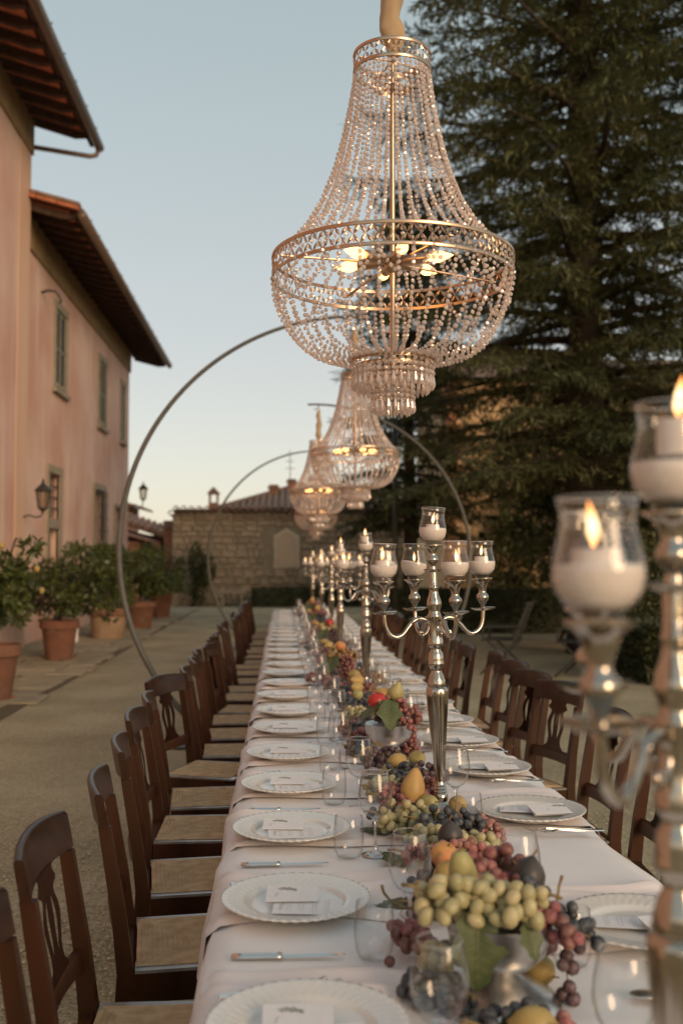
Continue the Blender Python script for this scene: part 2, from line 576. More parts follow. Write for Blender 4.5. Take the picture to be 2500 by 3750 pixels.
def ico(sub=2):
    bm = bmesh.new()
    bmesh.ops.create_icosphere(bm, subdivisions=sub, radius=1)
    vs = [tuple(v.co) for v in bm.verts]
    bm.verts.index_update()
    fs = [tuple(v.index for v in f.verts) for f in bm.faces]
    bm.free()
    return vs, fs
ICO1, ICO2, ICO3 = ico(1), ico(2), ico(3)
# ------------------------------------------------------------------ ground
g = G()
nx, ny = 60, 60
gx = [-400, -120, -40, -15] + [-8 + i*0.5 for i in range(41)] + [16, 25, 45, 120, 400]
gy = [-300, -80, -20, -6] + [-2 + i*0.75 for i in range(60)] + [46, 60, 100, 250, 800]
for y in gy:
    for x in gx:
        z = .012*noise.noise((x*.6, y*.6, 3.1)) if -9 < x < 14 and -3 < y < 44 else 0
        g.v.append((x, y, z-.012))
n = len(gx)
for j in range(len(gy)-1):
    for i in range(n-1):
        g.f.append((j*n+i, j*n+i+1, (j+1)*n+i+1, (j+1)*n+i))
tag(put('ground', g.mesh('ground', M['gravel'], True)), kind='structure')

# loose pebbles close to the camera: one countless mass
oct_v = [(1,0,0),(0,1,0),(-1,0,0),(0,-1,0),(0,0,.7),(0,0,-.7)]
oct_f = [(0,1,4),(1,2,4),(2,3,4),(3,0,4),(1,0,5),(2,1,5),(3,2,5),(0,3,5)]
g = G()
pr = random.Random(3)
for k in range(22000):
    if pr.random() < .68:
        x, y = pr.uniform(-2.6, -.1), 1.6+4.8*pr.random()**1.5
    else:
        x, y = pr.uniform(1.0, 3.4), 2.6+4.6*pr.random()**1.3
    s = .0035+.008*pr.random()**2
    g.add(oct_v, oct_f, T(x, y, .004*pr.random()-.004, pr.uniform(0, 6), pr.uniform(-.6, .6), 0, (s, s*pr.uniform(.6, 1), s*.8)))
peb = mat('pebble', (.34, .26, .155), (.66, .56, .39), 34, 2, rough=.95, spec=.2, lo=.3, hi=.7)
tag(put('gravel', g.mesh('gravel', peb)), kind='stuff')

# ------------------------------------------------------------------ stone paving along the villa
g = G(); g.box(-4.72, -2.72, 3.5, 33.5, -.05, .006)
pave = tag(put('pavement', g.mesh('pavement_bed', M['soil'])), kind='structure')
pr = random.Random(11)
y = 4.0
while y < 33.2:
    d = pr.uniform(.5, .85)
    x = -4.66
    while x < -2.95:
        w = min(pr.uniform(.5, .95), -2.72+pr.uniform(-.12, .1)-x)
        if w < .2: break
        gg = G()
        j = lambda: pr.uniform(-.025, .025)
        top = .022+pr.uniform(-.006, .01)
        a = [(x+.02+j(), y+.02+j()), (x+w-.02+j(), y+.02+j()), (x+w-.02+j(), y+d-.02+j()), (x+.02+j(), y+d-.02+j())]
        cx_, cy_ = x+w/2, y+d/2
        vs = [(p[0], p[1], .0) for p in a]+[(p[0], p[1], top-.008) for p in a]+[(cx_+(p[0]-cx_)*.95, cy_+(p[1]-cy_)*.95, top+pr.uniform(-.004, .004)) for p in a]
        fs = [(0,1,5,4),(1,2,6,5),(2,3,7,6),(3,0,4,7),(4,5,9,8),(5,6,10,9),(6,7,11,10),(7,4,8,11),(8,9,10,11)]
        gg.add(vs, fs)
        put('paving_stone', gg.mesh('paving_stone', M['paving']), pave)
        x += w
    y += d

# ------------------------------------------------------------------ villa
def wall_x(xp, y0, y1, z0, z1, holes, depth):
    """vertical wall in the plane x = xp facing +x, with rectangular openings (ya, yb, za, zb)"""
    g = G()
    ys = sorted({y0, y1} | {h[0] for h in holes} | {h[1] for h in holes})
    zs = sorted({z0, z1} | {h[2] for h in holes} | {h[3] for h in holes})
    for a, b in zip(ys, ys[1:]):
        for c, d in zip(zs, zs[1:]):
            ym, zm = (a+b)/2, (c+d)/2
            if any(h[0] < ym < h[1] and h[2] < zm < h[3] for h in holes):
                continue
            g.add([(xp,a,c),(xp,b,c),(xp,b,d),(xp,a,d)], [(0,1,2,3)])
    for (a, b, c, d) in holes:
        q = xp-depth
        g.add([(xp,a,c),(xp,b,c),(q,b,c),(q,a,c)], [(0,1,2,3)])
        g.add([(xp,a,d),(xp,b,d),(q,b,d),(q,a,d)], [(3,2,1,0)])
        g.add([(xp,a,c),(xp,a,d),(q,a,d),(q,a,c)], [(3,2,1,0)])
        g.add([(xp,b,c),(xp,b,d),(q,b,d),(q,b,c)], [(0,1,2,3)])
    return g

villa_a = thing('villa', 'tall near block of the pink plastered villa with open rafter eaves', 'building', (-4.55, 18.4, 0))
LA = villa_a.location
AX, BX = -4.55, -4.70
A1, B1 = 18.4, 31.4
def vput(root, name, g, m, **kw):
    L = root.location
    me = g.mesh(name, m, **kw)
    me.transform(Matrix.Translation(-L))
    return put(name, me, root)
# block A
g = wall_x(AX, -2, A1, 0, 8.85, [], .2)
g.add([(AX, A1, 0), (AX-10, A1, 0), (AX-10, A1, 8.85), (AX, A1, 8.85)], [(0,1,2,3)])
wa = vput(villa_a, 'wall', g, M['plaster'])
g = G(); g.box(AX-10, AX+.05, -2, A1+.05, 8.852, 9.47)
vput(villa_a, 'cornice', g, M['cornice'])
# quoin band at the corner (pale plaster strip)
g = G(); g.box(AX, AX+.012, A1-.75, A1+.012, 0, 8.85)
vput(villa_a, 'corner_strip', g, mat('pale_plaster', (.72, .49, .36), (.65, .42, .30), 1.4, 6, (1, 1, .15), rough=.92, bump=(9, .3, .02)))

def eave(root, wx, gx_, y0, y1, zg, slope, step, rafter_w, top_len, prefix):
    """roof slab, cotto boards between rafters, rafters, gutter, tile ends"""
    zw = zg + (gx_-wx)*-slope*-1
    def zat(x): return zg + (gx_-x)*slope
    xin = wx-top_len
    # slab above
    g = G()
    vs = [(gx_-.06, y0, zat(gx_-.06)+.10), (gx_-.06, y1, zat(gx_-.06)+.10), (xin, y1, zat(xin)+.10), (xin, y0, zat(xin)+.10),
          (gx_-.06, y0, zat(gx_-.06)+.17), (gx_-.06, y1, zat(gx_-.06)+.17), (xin, y1, zat(xin)+.17), (xin, y0, zat(xin)+.17)]
    g.add(vs, [(0,1,2,3),(7,6,5,4),(0,4,5,1),(1,5,6,2),(2,6,7,3),(3,7,4,0)])
    roof = vput(root, 'roof', g, M['rooftile'])
    ys = []
    y = y0+.08
    while y < y1-.05:
        ys.append(y); y += step
    for i, y in enumerate(ys):
        g = G()
        xe = gx_-.13
        a, b = (wx-.02, y, zat(wx-.02)), (xe, y, zat(xe))
        h = rafter_w*1.25
        g.add([(a[0], y-rafter_w/2, a[2]-h), (a[0], y+rafter_w/2, a[2]-h), (a[0], y+rafter_w/2, a[2]), (a[0], y-rafter_w/2, a[2]),
               (b[0], y-rafter_w/2, b[2]-h*.45), (b[0], y+rafter_w/2, b[2]-h*.45), (b[0], y+rafter_w/2, b[2]), (b[0], y-rafter_w/2, b[2]),
               (b[0]-.22, y-rafter_w/2, b[2]+.22*slope-h), (b[0]-.22, y+rafter_w/2, b[2]+.22*slope-h)],
              [(0,1,2,3),(7,6,5,4),(0,3,7,4,8),(9,5,6,2,1),(3,2,6,7),(0,8,9,1),(8,4,5,9)])
        vput(root, 'rafter', g, M['rafter'])
        if i+1 < len(ys):
            # cotto boards across the gap
            ya, yb = y+.005, ys[i+1]-.005
            nb = 3
            for k in range(nb):
                xa = wx-.02+(gx_-.2-wx)*k/nb
                xb = wx-.02+(gx_-.2-wx)*(k+1)/nb-.012
                g = G()
                g.add([(xa,ya,zat(xa)+.006),(xb,ya,zat(xb)+.006),(xb,yb,zat(xb)+.006),(xa,yb,zat(xa)+.006),
                       (xa,ya,zat(xa)+.06),(xb,ya,zat(xb)+.06),(xb,yb,zat(xb)+.06),(xa,yb,zat(xa)+.06)],
                      [(3,2,1,0),(4,5,6,7),(0,1,5,4),(1,2,6,5),(2,3,7,6),(3,0,4,7)])
                vput(root, 'soffit_tile', g, M['cotto'])
    # dark board under the tile ends and gutter
    g = G(); g.box(gx_-.17, gx_-.10, y0, y1, zat(gx_-.13)-.02, zat(gx_-.13)+.1)
    vput(root, 'fascia', g, M['rafter'])
    g = G()
    g.tube([(gx_, y0-.05, zg+.02), (gx_, y1+.05, zg+.02)], .085, 12)
    gut = vput(root, 'gutter', g, M['gutter'], smooth=True)
    g = G()
    yy = y0+.4
    while yy < y1:
        g.bar((gx_-.09, yy, zg+.02), (gx_+.1, yy, zg+.07), .025, .012); yy += .9
    o = vput(root, 'gutter_hook', g, M['iron'])
    # half round tile ends along the eave
    yy = y0+.1; prs = random.Random(5)
    while yy < y1-.05:
        g = G()
        pts = [(.075*math.cos(a), .075*math.sin(a)) for a in [PI*q/6 for q in range(7)]]
        L_ = .5
        xs = gx_-.06+prs.uniform(-.02, .03)
        for (px, pz) in pts:
            g.v.append((xs, yy+px, zat(xs)+.17+pz))
        for (px, pz) in pts:
            g.v.append((xs-L_, yy+px*.8, zat(xs-L_)+.18+pz*.8))
        for q in range(6):
            g.f.append((q, q+1, q+8, q+7))
        g.f.append((0,1,2,3,4,5,6))
        vput(root, 'roof_tile', g, M['rooftile'])
        yy += .235
    return zat

eave(villa_a, AX, -3.45, 8.0, 19.05, 9.26, .30, .55, .11, 5, 'a')
# pipe from the gutter back to the wall corner
g = G(); g.tube([(-3.45, 19.02, 9.22), (-3.5, 19.0, 9.10), (-3.6, 18.95, 9.06), (-4.75, 18.5, 9.06)], .045, 8)
vput(villa_a, 'downpipe', g, M['gutter'], smooth=True)

villa_b = thing('villa', 'lower far block of the pink villa with shuttered windows and deep dark eaves', 'building', (BX, B1, 0))
SH = [(21.06, 22.34, 5.09, 6.93), (26.1, 27.35, 5.0, 6.85), (29.65, 30.5, 5.02, 6.8)]       # shuttered upper windows
LW = [(20.75, 21.75, 0.05, 3.30), (25.75, 27.1, .65, 3.32), (28.95, 29.7, .05, 3.05)]        # lower openings
g = wall_x(BX, A1-.3, B1, 0, 7.30, LW+[(a+.17, b-.17, c+.16, d-.17) for a, b, c, d in SH], .22)
g.add([(BX, B1, 0), (BX-10, B1, 0), (BX-10, B1, 7.30), (BX, B1, 7.30)], [(0,1,2,3)])
vput(villa_b, 'wall', g, M['plaster'])
g = G(); g.box(BX-10, BX+.05, A1+.01, B1+.05, 7.302, 7.93)
vput(villa_b, 'cornice', g, M['cornice'])
zb = eave(villa_b, BX, -3.62, 18.42, 32.6, 7.74, .26, .52, .10, 5, 'b')
# verge tiles on the near slope edge of block B
for k in range(9):
    g = G()
    x0 = -3.66-k*.38
    for s in range(7):
        a = PI*s/6
        g.v.append((x0, 18.36+.11*math.cos(a), zb(x0)+.13+.10*math.sin(a)))
    for s in range(7):
        a = PI*s/6
        g.v.append((x0-.42, 18.36+.09*math.cos(a), zb(x0-.42)+.15+.085*math.sin(a)))
    for s in range(6):
        g.f.append((s, s+1, s+8, s+7))
    g.f.append((0,1,2,3,4,5,6))
    vput(villa_b, 'roof_tile', g, M['rooftile'])
    g = G(); g.box(x0-.36, x0, 18.22, 18.34, 0, .05)
    for i, p in enumerate(g.v):
        g.v[i] = (p[0], p[1], p[2]+zb(p[0])+.06)
    vput(villa_b, 'verge_tile', g, M['cotto'])

def frame_x(xp, a, b, c, d, w, proud, sill=True):
    g = G()
    x0, x1 = xp-.04, xp+proud
    g.box(x0, x1, a, a+w, c, d-w)
    g.box(x0, x1, b-w, b, c, d-w)
    g.box(x0, x1+.01, a-.02, b+.02, d-w, d)
    if sill:
        g.box(x0, x1+.06, a-.06, b+.06, c-.09, c)
    return g
for (a, b, c, d) in SH:
    w = vput(villa_b, 'window', frame_x(BX, a, b, c, d, .17, .04), M['darkstone'])
    g = G(); g.box(BX-.2, BX-.17, a+.17, b-.17, c, d-.17)
    pn = vput(villa_b, 'pane', g, M['pane']); pn.parent = w
    mid = (a+b)/2
    for s, (ya, yb) in enumerate(((a+.175, mid-.01), (mid+.01, b-.175))):
        g = G()
        g.box(BX-.03, BX+.02, ya, ya+.05, c+.02, d-.19)
        g.box(BX-.03, BX+.02, yb-.05, yb, c+.02, d-.19)
        for zz in (c+.02, (c+d)/2-.1, d-.25):
            g.box(BX-.03, BX+.018, ya+.05, yb-.05, zz, zz+.06)
        sh = vput(villa_b, 'shutter', g, M['shutter'])
        z = c+.11
        while z < d-.28:
            if abs(z-((c+d)/2-.07)) > .05:
                g = G()
                g.add([(BX-.028, ya+.05, z+.03), (BX+.012, ya+.05, z-.012), (BX+.012, yb-.05, z-.012), (BX-.028, yb-.05, z+.03),
                       (BX-.028, ya+.05, z+.04), (BX+.012, ya+.05, z-.002), (BX+.012, yb-.05, z-.002), (BX-.028, yb-.05, z+.04)],
                      [(3,2,1,0),(4,5,6,7),(0,1,5,4),(1,2,6,5),(2,3,7,6),(3,0,4,7)])
                o = vput(villa_b, 'slat', g, M['shutter']); o.parent = sh
            z += .062
# lower openings
a, b, c, d = LW[0]
fr = vput(villa_b, 'door_frame', frame_x(BX, a-.16, b+.16, c, d+.18, .16, .05, False), M['darkstone'])
g = G(); g.box(BX-.1, BX+.04, a, b, 2.20, 2.40)
o = vput(villa_b, 'lintel', g, M['darkstone']); o.parent = fr
g = G(); g.box(BX-.21, BX-.18, a, b, 2.41, d); vput(villa_b, 'pane', g, M['pane']).parent = fr
g = G()
for q in range(1, 4):
    yy = a+(b-a)*q/4; g.box(BX-.06, BX-.035, yy-.012, yy+.012, 2.41, d)
for q in range(1, 4):
    zz = 2.41+(d-2.41)*q/4; g.box(BX-.033, BX-.012, a, b, zz-.012, zz+.012)
vput(villa_b, 'grille', g, M['iron']).parent = fr
g = G(); g.box(BX-.2, BX-.15, a, b, c, 2.19); vput(villa_b, 'door', g, M['shutter'])
a, b, c, d = LW[1]
fr = vput(villa_b, 'window', frame_x(BX, a-.17, b+.17, c, d+.18, .17, .05), M['darkstone'])
g = G(); g.box(BX-.21, BX-.18, a, b, c, d); vput(villa_b, 'pane', g, M['pane']).parent = fr
g = G()
for q in range(0, 7):
    yy = a+(b-a)*q/6; g.box(BX+.10, BX+.118, yy-.009, yy+.009, c, d)
for q in range(0, 9):
    zz = c+(d-c)*q/8; g.box(BX+.12, BX+.138, a-.02, b+.02, zz-.010, zz+.010)
for zz in (c+.1, d-.1):
    for yy in (a-.02, b+.02): g.bar((BX, yy, zz), (BX+.13, yy, zz), .02)
vput(villa_b, 'grille', g, M['iron']).parent = fr
a, b, c, d = LW[2]
fr = vput(villa_b, 'door_frame', frame_x(BX, a-.1, b+.1, c, d+.1, .1, .04, False), M['darkstone'])
g = G(); g.box(BX-.2, BX-.16, a, b, c, d); vput(villa_b, 'door', g, M['shutter'])
# iron bracket high on the wall
g = G(); g.tube([(BX, 20.0, 7.36-.6), (BX+.12, 20.0, 6.80), (BX+.25, 20.05, 6.80), (BX+.32, 20.08, 6.72), (BX+.36, 20.1, 6.62), (BX+.33, 20.1, 6.57)], .025, 6)
vput(villa_b, 'wall_hook', g, M['iron'], smooth=True)

# ------------------------------------------------------------------ wall lanterns
def lantern(label, loc, rz, arm):
    t = thing('wall_lantern', label, 'lantern', loc, rz, 'wall lanterns on the villa')
    g = G()                                                     # cage: hexagonal, tapered
    top, bot, h = .125, .085, .30
    for k in range(6):
        a = 2*PI*k/6
        g.bar((bot*math.cos(a), bot*math.sin(a), 0), (top*math.cos(a), top*math.sin(a), h), .014)
        a2 = 2*PI*(k+1)/6
        g.bar((bot*math.cos(a), bot*math.sin(a), 0), (bot*math.cos(a2), bot*math.sin(a2), 0), .014)
        g.bar((top*math.cos(a), top*math.sin(a), h), (top*math.cos(a2), top*math.sin(a2), h), .016)
    put('cage', g.mesh('lantern_cage', M['iron']), t)
    g = G(); g.lathe([(bot*.95, .005), (top*.95, h-.005)], 6, cap=False)
    put('glass', g.mesh('lantern_glass', M['lampglass']), t)
    g = G(); g.lathe([(.155, h), (.15, h+.015), (.09, h+.08), (.05, h+.12), (.03, h+.13), (.035, h+.15), (.018, h+.17), (.022, h+.19), (.002, h+.24)], 12)
    put('cap', g.mesh('lantern_cap', M['iron'], angle=40), t)
    g = G(); g.lathe([(.001, -.10), (.02, -.08), (.03, -.05), (bot*.9, -.01), (bot, 0)], 12)
    put('finial', g.mesh('lantern_finial', M['iron'], angle=40), t)
    g = G(); g.tube(arm, .014, 8)
    put('bracket', g.mesh('lantern_bracket', M['iron'], True), t)
    return t
lantern('black iron wall lantern on the near block of the pink villa', (-4.20, 18.2, 2.46), 0,
        [(0, 0, -.08), (-.03, 0, -.14), (-.12, 0, -.16), (-.24, 0, -.12), (-.36, 0, -.16)])
lantern('black iron lantern on a scrolled arm at the far corner of the pink villa', (-4.22, 31.2, 3.42), 0,
        [(0, 0, -.08), (-.02, 0, -.2), (-.1, 0, -.3), (-.22, 0, -.32), (-.3, 0, -.24), (-.25, 0, -.16), (-.18, 0, -.2), (-.22, 0, -.3), (-.48, 0, -.34)])

# ------------------------------------------------------------------ far stone building
barn = thing('stone_building', 'long rubble stone building closing the far end of the courtyard', 'building', (0, 36, 0))
bx0, bx1, bh = -3.85, 5.2, 3.12
g = G(); g.box(bx0, bx1, 36, 36.5, 0, bh)
bw = vput(barn, 'wall', g, M['mortar'])
sm = []
pr = random.Random(21)
for k in range(10):
    bm = bmesh.new()
    bmesh.ops.create_cube(bm, size=1)
    bmesh.ops.bevel(bm, geom=bm.edges[:], offset=.14, segments=1, affect='EDGES')
    for v in bm.verts:
        v.co += Vector((pr.uniform(-.06, .06), pr.uniform(-.05, .05), pr.uniform(-.07, .07)))
    me = bpy.data.meshes.new('stone'); bm.to_mesh(me); bm.free()
    me.materials.append(M['stone']); sm.append(me)
z = .03; cnt = 0
stuff_g = G()
while z < bh-.12:
    h = pr.uniform(.15, .29)
    x = bx0+.02+pr.uniform(-.1, 0)
    while x < bx1:
        w = pr.uniform(.18, .50)
        if not (-.62 < x+w/2 < .58+.1 and 1.15 < z+h/2 < 2.75):
            me = sm[pr.randrange(10)]
            xa, xb = max(x, bx0), min(x+w, bx1)
            loc = Vector(((xa+xb)/2, -.005+pr.uniform(-.015, .01), z+h/2+pr.uniform(-.03, .03)))
            scl = (xb-xa-.03-pr.uniform(0, .02), .09+pr.uniform(0, .04), (h-.02)*pr.uniform(.72, 1.05))
            if cnt < 298 and -3.9 < x < 3.2 and xb-xa > .12:
                o = put('stone', me, barn, loc, (0, pr.uniform(-.05, .05), 0), scl); cnt += 1
            elif xb-xa > .1:
                stuff_g.add([tuple(v.co) for v in me.vertices], [tuple(p.vertices) for p in me.polygons],
                            Matrix.Translation(loc) @ Matrix.Diagonal((*scl, 1)))
        x += w
    z += h
tag(put('small_stones', stuff_g.mesh('small_stones', M['stone']), barn), kind='stuff')
# coping of barrel tiles, two courses
def barrel(r0, r1, L, seg=6):
    g = G()
    for s in range(seg+1):
        a = PI*s/seg; g.v.append((r0*math.cos(a), 0, r0*math.sin(a)))
    for s in range(seg+1):
        a = PI*s/seg; g.v.append((r1*math.cos(a), L, r1*math.sin(a)+.0))
    n_ = seg+1
    for s in range(seg):
        g.f.append((s, s+1, s+1+n_, s+n_))
    for s in range(seg+1):
        a = PI*s/seg; g.v.append((r0*.78*math.cos(a), 0, r0*.78*math.sin(a)))
    for s in range(seg):
        g.f.append((s+1, s, 2*n_+s, 2*n_+s+1))
    return g
bt = barrel(.125, .105, .6).mesh('coping_tile', M['rooftile'])
g = G(); g.box(bx0-.08, bx1, -.16, .62, 3.121, 3.18); put('coping_bed', g.mesh('coping_bed', M['mortar']), barn)
x = bx0-.02
while x < bx1-.05:
    put('coping_tile', bt, barn, (x, -.24+pr.uniform(-.03, .03), 3.19+pr.uniform(-.01, .015)), (.10, 0, pr.uniform(-.08, .08)))
    put('coping_tile', bt, barn, (x+.13, -.10+pr.uniform(-.03, .03), 3.33+pr.uniform(-.01, .02)), (.14, 0, pr.uniform(-.08, .08)), .95)
    x += .265
# gabled pale tablet
g = G()
pts = [(-.33, 1.30), (.58, 1.30), (.58, 2.42), (.125, 2.70), (-.33, 2.42)]
def slab(pts, y0, y1):
    gg = G(); n_ = len(pts)
    gg.v = [(p[0], y0, p[1]) for p in pts]+[(p[0], y1, p[1]) for p in pts]
    gg.f = [tuple(range(n_)), tuple(reversed(range(n_, 2*n_)))]+[(i, i+n_, (i+1) % n_+n_, (i+1) % n_) for i in range(n_)]
    return gg
tb = put('tablet', slab(pts, -.075, .05).mesh('tablet', M['tablet']), barn)
cx0, cz0 = .125, 1.9
inner = [(cx0+(p[0]-cx0)*.86, cz0+(p[1]-cz0)*.88) for p in pts]
put('tablet_panel', slab(inner, -.095, -.076).mesh('tablet_panel', mat('tablet_plaster', (.66, .50, .36), (.60, .45, .32), 5, 4, rough=.9)), tb)
# roof rising behind
g = G()
rv = [(-2.3, 37.2, 3.42), (9, 37.2, 3.42), (9, 44, 4.80), (.8, 44, 4.80)]
g.add(rv, [(0,1,2,3)]); g.add([(-2.3, 37.2, 3.42), (.8, 44, 4.80), (-1.5, 50, 3.3)], [(0,1,2)]); g.box(bx0, bx1, 36.51, 37.19, 3.0, 3.40)
vput(barn, 'roof', g, M['rooftile'])
g = G()
xx = -2.2
while xx < 8.5:
    y1_ = min(44, 37.2+(xx+2.3)/3.1*6.8) if xx < .8 else 44
    z1_ = 3.42+(y1_-37.2)/6.8*1.38
    g.tube([(xx, 37.1, 3.45), (xx, y1_, z1_+.03)], .085, 6); xx += .24
for k in range(18):
    f0, f1 = k/18, (k+1.1)/18
    g.tube([(-2.3+3.1*f0, 37.2+6.8*f0, 3.47+1.38*f0), (-2.3+3.1*f1, 37.2+6.8*f1, 3.47+1.38*f1)], .12, 6)
o = vput(barn, 'roof_tiles', g, M['rooftile']); tag(o, kind='stuff')

def chimney(label, x, y, z0, z1, w, gable):
    t = thing('chimney', label, 'chimney', (x, y, z0), 0, 'chimneys on the far roofs')
    h = z1-z0
    g = G()
    if gable:
        g.box(-w/2, w/2, -w/2, w/2, 0, h*.42)
        for sx in (-1, 1):
            for sy in (-1, 1):
                g.box(sx*w/2-(.07 if sx > 0 else 0), sx*w/2+(0 if sx > 0 else .07), sy*w/2-(.07 if sy > 0 else 0), sy*w/2+(0 if sy > 0 else .07), h*.42, h*.72)
        put('stack', g.mesh('chimney_stack', M['brick']), t)
        g = G(); g.box(-w*.62, w*.62, -w*.62, w*.62, h*.72, h*.78)
        g.add([(-w*.62,-w*.62,h*.78),(w*.62,-w*.62,h*.78),(w*.62,w*.62,h*.78),(-w*.62,w*.62,h*.78),(0,-w*.62,h),(0,w*.62,h)],
              [(0,1,4),(2,3,5),(1,2,5,4),(3,0,4,5)])
        put('cap', g.mesh('chimney_cap', M['rooftile']), t)
    else:
        g.box(-w/2, w/2, -w/2, w/2, 0, h*.8); put('stack', g.mesh('chimney_stack', M['brick']), t)
        g = G(); g.box(-w*.65, w*.65, -w*.65, w*.65, h*.8, h*.88); g.box(-w*.5, w*.5, -w*.5, w*.5, h*.88, h)
        put('cap', g.mesh('chimney_cap', M['rooftile']), t)
chimney('orange brick chimney with a little gabled cap above the stone wall', -2.66, 39.5, 3.35, 4.40, .36, True)
chimney('squat brick chimney standing halfway up the far tiled roof', -.38, 41, 3.9, 4.60, .38, False)
chimney('dark rounded chimney pot near the top of the far roof', .35, 42.5, 4.3, 4.95, .36, False)
an = thing('television_antenna', 'thin metal television antenna on the far roof behind the chandeliers', 'antenna', (.28, 42, 4.6))
g = G(); g.tube([(0, 0, 0), (0, 0, 1.5)], .018, 6); put('mast', g.mesh('antenna_mast', M['iron']), an)
for k, zz in enumerate((.75, 1.05, 1.35)):
    g = G(); g.bar((-.2+.03*k, 0, zz), (.2-.03*k, 0, zz), .02)
    put('rod', g.mesh('antenna_rod', M['iron']), an)

# left sheds
shed = thing('shed', 'open shed with a sagging tiled roof and brick pillars left of the stone building', 'shed', (-5.2, 40, 0))
g = G(); g.add([(-6.9,39.3,3.30),(-4.2,39.3,2.42),(-4.2,42,2.75),(-6.9,42,3.65),(-6.9,39.3,3.20),(-4.2,39.3,2.32),(-4.2,42,2.65),(-6.9,42,3.55)],
               [(0,1,2,3),(7,6,5,4),(0,4,5,1),(1,5,6,2),(2,6,7,3),(3,7,4,0)])
vput(shed, 'roof', g, M['rooftile'])
for k in range(12):
    f = k/11
    g = G(); xx = -6.85+2.6*f; zz = 3.32-.86*f
    g.tube([(xx, 39.2, zz+.02), (xx, 41.9, zz+.33)], .10, 6)
    vput(shed, 'roof_tile', g, M['rooftile'])
for xx, w in ((-4.86, .32), (-6.3, .34)):
    g = G(); g.box(xx-w/2, xx+w/2, 39.5, 39.8, 0, 2.45)
    vput(shed, 'pillar', g, M['brick'])
g = G(); g.box(-7.2, -4.05, 41.7, 41.9, 0, 2.6); vput(shed, 'back_wall', g, M['rafter'])
g = G(); g.box(-6.9, -4.2, 39.46, 39.6, 2.26, 2.40)
for i, p in enumerate(g.v): g.v[i] = (p[0], p[1], p[2]-(p[0]+4.5)*.24)
vput(shed, 'beam', g, M['rafter'])
ob = thing('outbuilding', 'small brick outbuilding with a tiled lean-to roof behind the villa corner', 'building', (-6.2, 37, 0))
g = G(); g.box(-7.5, -5.15, 37, 38.5, 0, 2.25); vput(ob, 'wall', g, M['brick'])
g = G(); g.add([(-7.5,36.7,3.1),(-4.75,36.7,2.32),(-4.75,38.7,2.32),(-7.5,38.7,3.1),(-7.5,36.7,3.0),(-4.75,36.7,2.24),(-4.75,38.7,2.24),(-7.5,38.7,3.0)],
               [(0,1,2,3),(7,6,5,4),(0,4,5,1),(1,5,6,2),(2,6,7,3),(3,7,4,0)])
vput(ob, 'roof', g, M['rooftile'])
hs = thing('house', 'distant house end with a dark tiled eave above the sheds', 'building', (-6.5, 44, 0))
g = G(); g.box(-9, -6.55, 44, 47, 0, 3.9); vput(hs, 'wall', g, M['brick'])
g = G(); g.add([(-9.5,43.7,4.9),(-5.95,43.7,3.86),(-5.95,47.3,3.86),(-9.5,47.3,4.9),(-9.5,43.7,4.75),(-5.95,43.7,3.76),(-5.95,47.3,3.76),(-9.5,47.3,4.75)],
               [(0,1,2,3),(7,6,5,4),(0,4,5,1),(1,5,6,2),(2,6,7,3),(3,7,4,0)])
vput(hs, 'roof', g, M['rooftile'])
pier = thing('gate_pier', 'slim brick pier with a tiled cap against the end of the stone wall', 'pier', (-4.12, 37.2, 0))
g = G(); g.box(-.14, .14, -.14, .14, 0, 2.7); put('shaft', g.mesh('pier_shaft', M['brick']), pier)
g = G(); g.box(-.22, .22, -.22, .22, 2.7, 2.82); g.box(-.17, .17, -.17, .17, 2.82, 3.0); put('cap', g.mesh('pier_cap', M['rooftile']), pier)

# warm stone house behind the conifer
wh = thing('stone_house', 'tall warm stone house glimpsed through the dark conifer', 'building', (4.35, 27, 0))
g = G(); g.box(4.35, 22, 27, 33, 0, 6.4)
vput(wh, 'wall', g, M['warmstone'])
g = G()
for k in range(22):
    w = .42 if k % 2 else .28
    g.box(4.33, 4.33+w, 26.97, 27.3, k*.29+.01, k*.29+.28)
tag(vput(wh, 'quoins', g, M['brick']), kind='stuff')
g = G(); pr = random.Random(31)
for k in range(420):
    xx, zz = pr.uniform(4.7, 13), pr.uniform(.1, 6.2)
    g.box(xx, xx+pr.uniform(.2, .5), 26.96, 27.02, zz, zz+pr.uniform(.12, .24))
tag(vput(wh, 'wall_stones', g, M['warmstone']), kind='stuff')
g = G(); g.add([(4.0,26.6,6.4),(22.4,26.6,6.4),(22.4,30,7.6),(4.0,30,7.6),(4.0,33.4,6.4),(22.4,33.4,6.4)], [(0,1,2,3),(3,2,5,4),(0,3,4),(1,5,2)])
vput(wh, 'roof', g, M['rooftile'])
for xx, za, zc in ((8.0, 1.0, 2.6), (8.0, 4.0, 5.4), (11.5, 4.0, 5.4)):
    g = G(); g.box(xx, xx+.9, 26.94, 27.0, za, zc); vput(wh, 'window', g, M['pane'])
# ------------------------------------------------------------------ vegetation
def np_mesh(name, V, quads, m, smooth=False):
    """fast quad mesh from numpy arrays"""
    me = bpy.data.meshes.new(name)
    nv, nq = len(V), len(quads)
    me.vertices.add(nv)
    me.vertices.foreach_set('co', V.astype(np.float32).ravel())
    me.loops.add(nq*4)
    me.loops.foreach_set('vertex_index', quads.astype(np.int32).ravel())
    me.polygons.add(nq)
    me.polygons.foreach_set('loop_start', np.arange(0, nq*4, 4, dtype=np.int32))
    me.polygons.foreach_set('loop_total', np.full(nq, 4, dtype=np.int32))
    me.materials.append(m)
    me.update(calc_edges=True)
    me.validate()
    return me

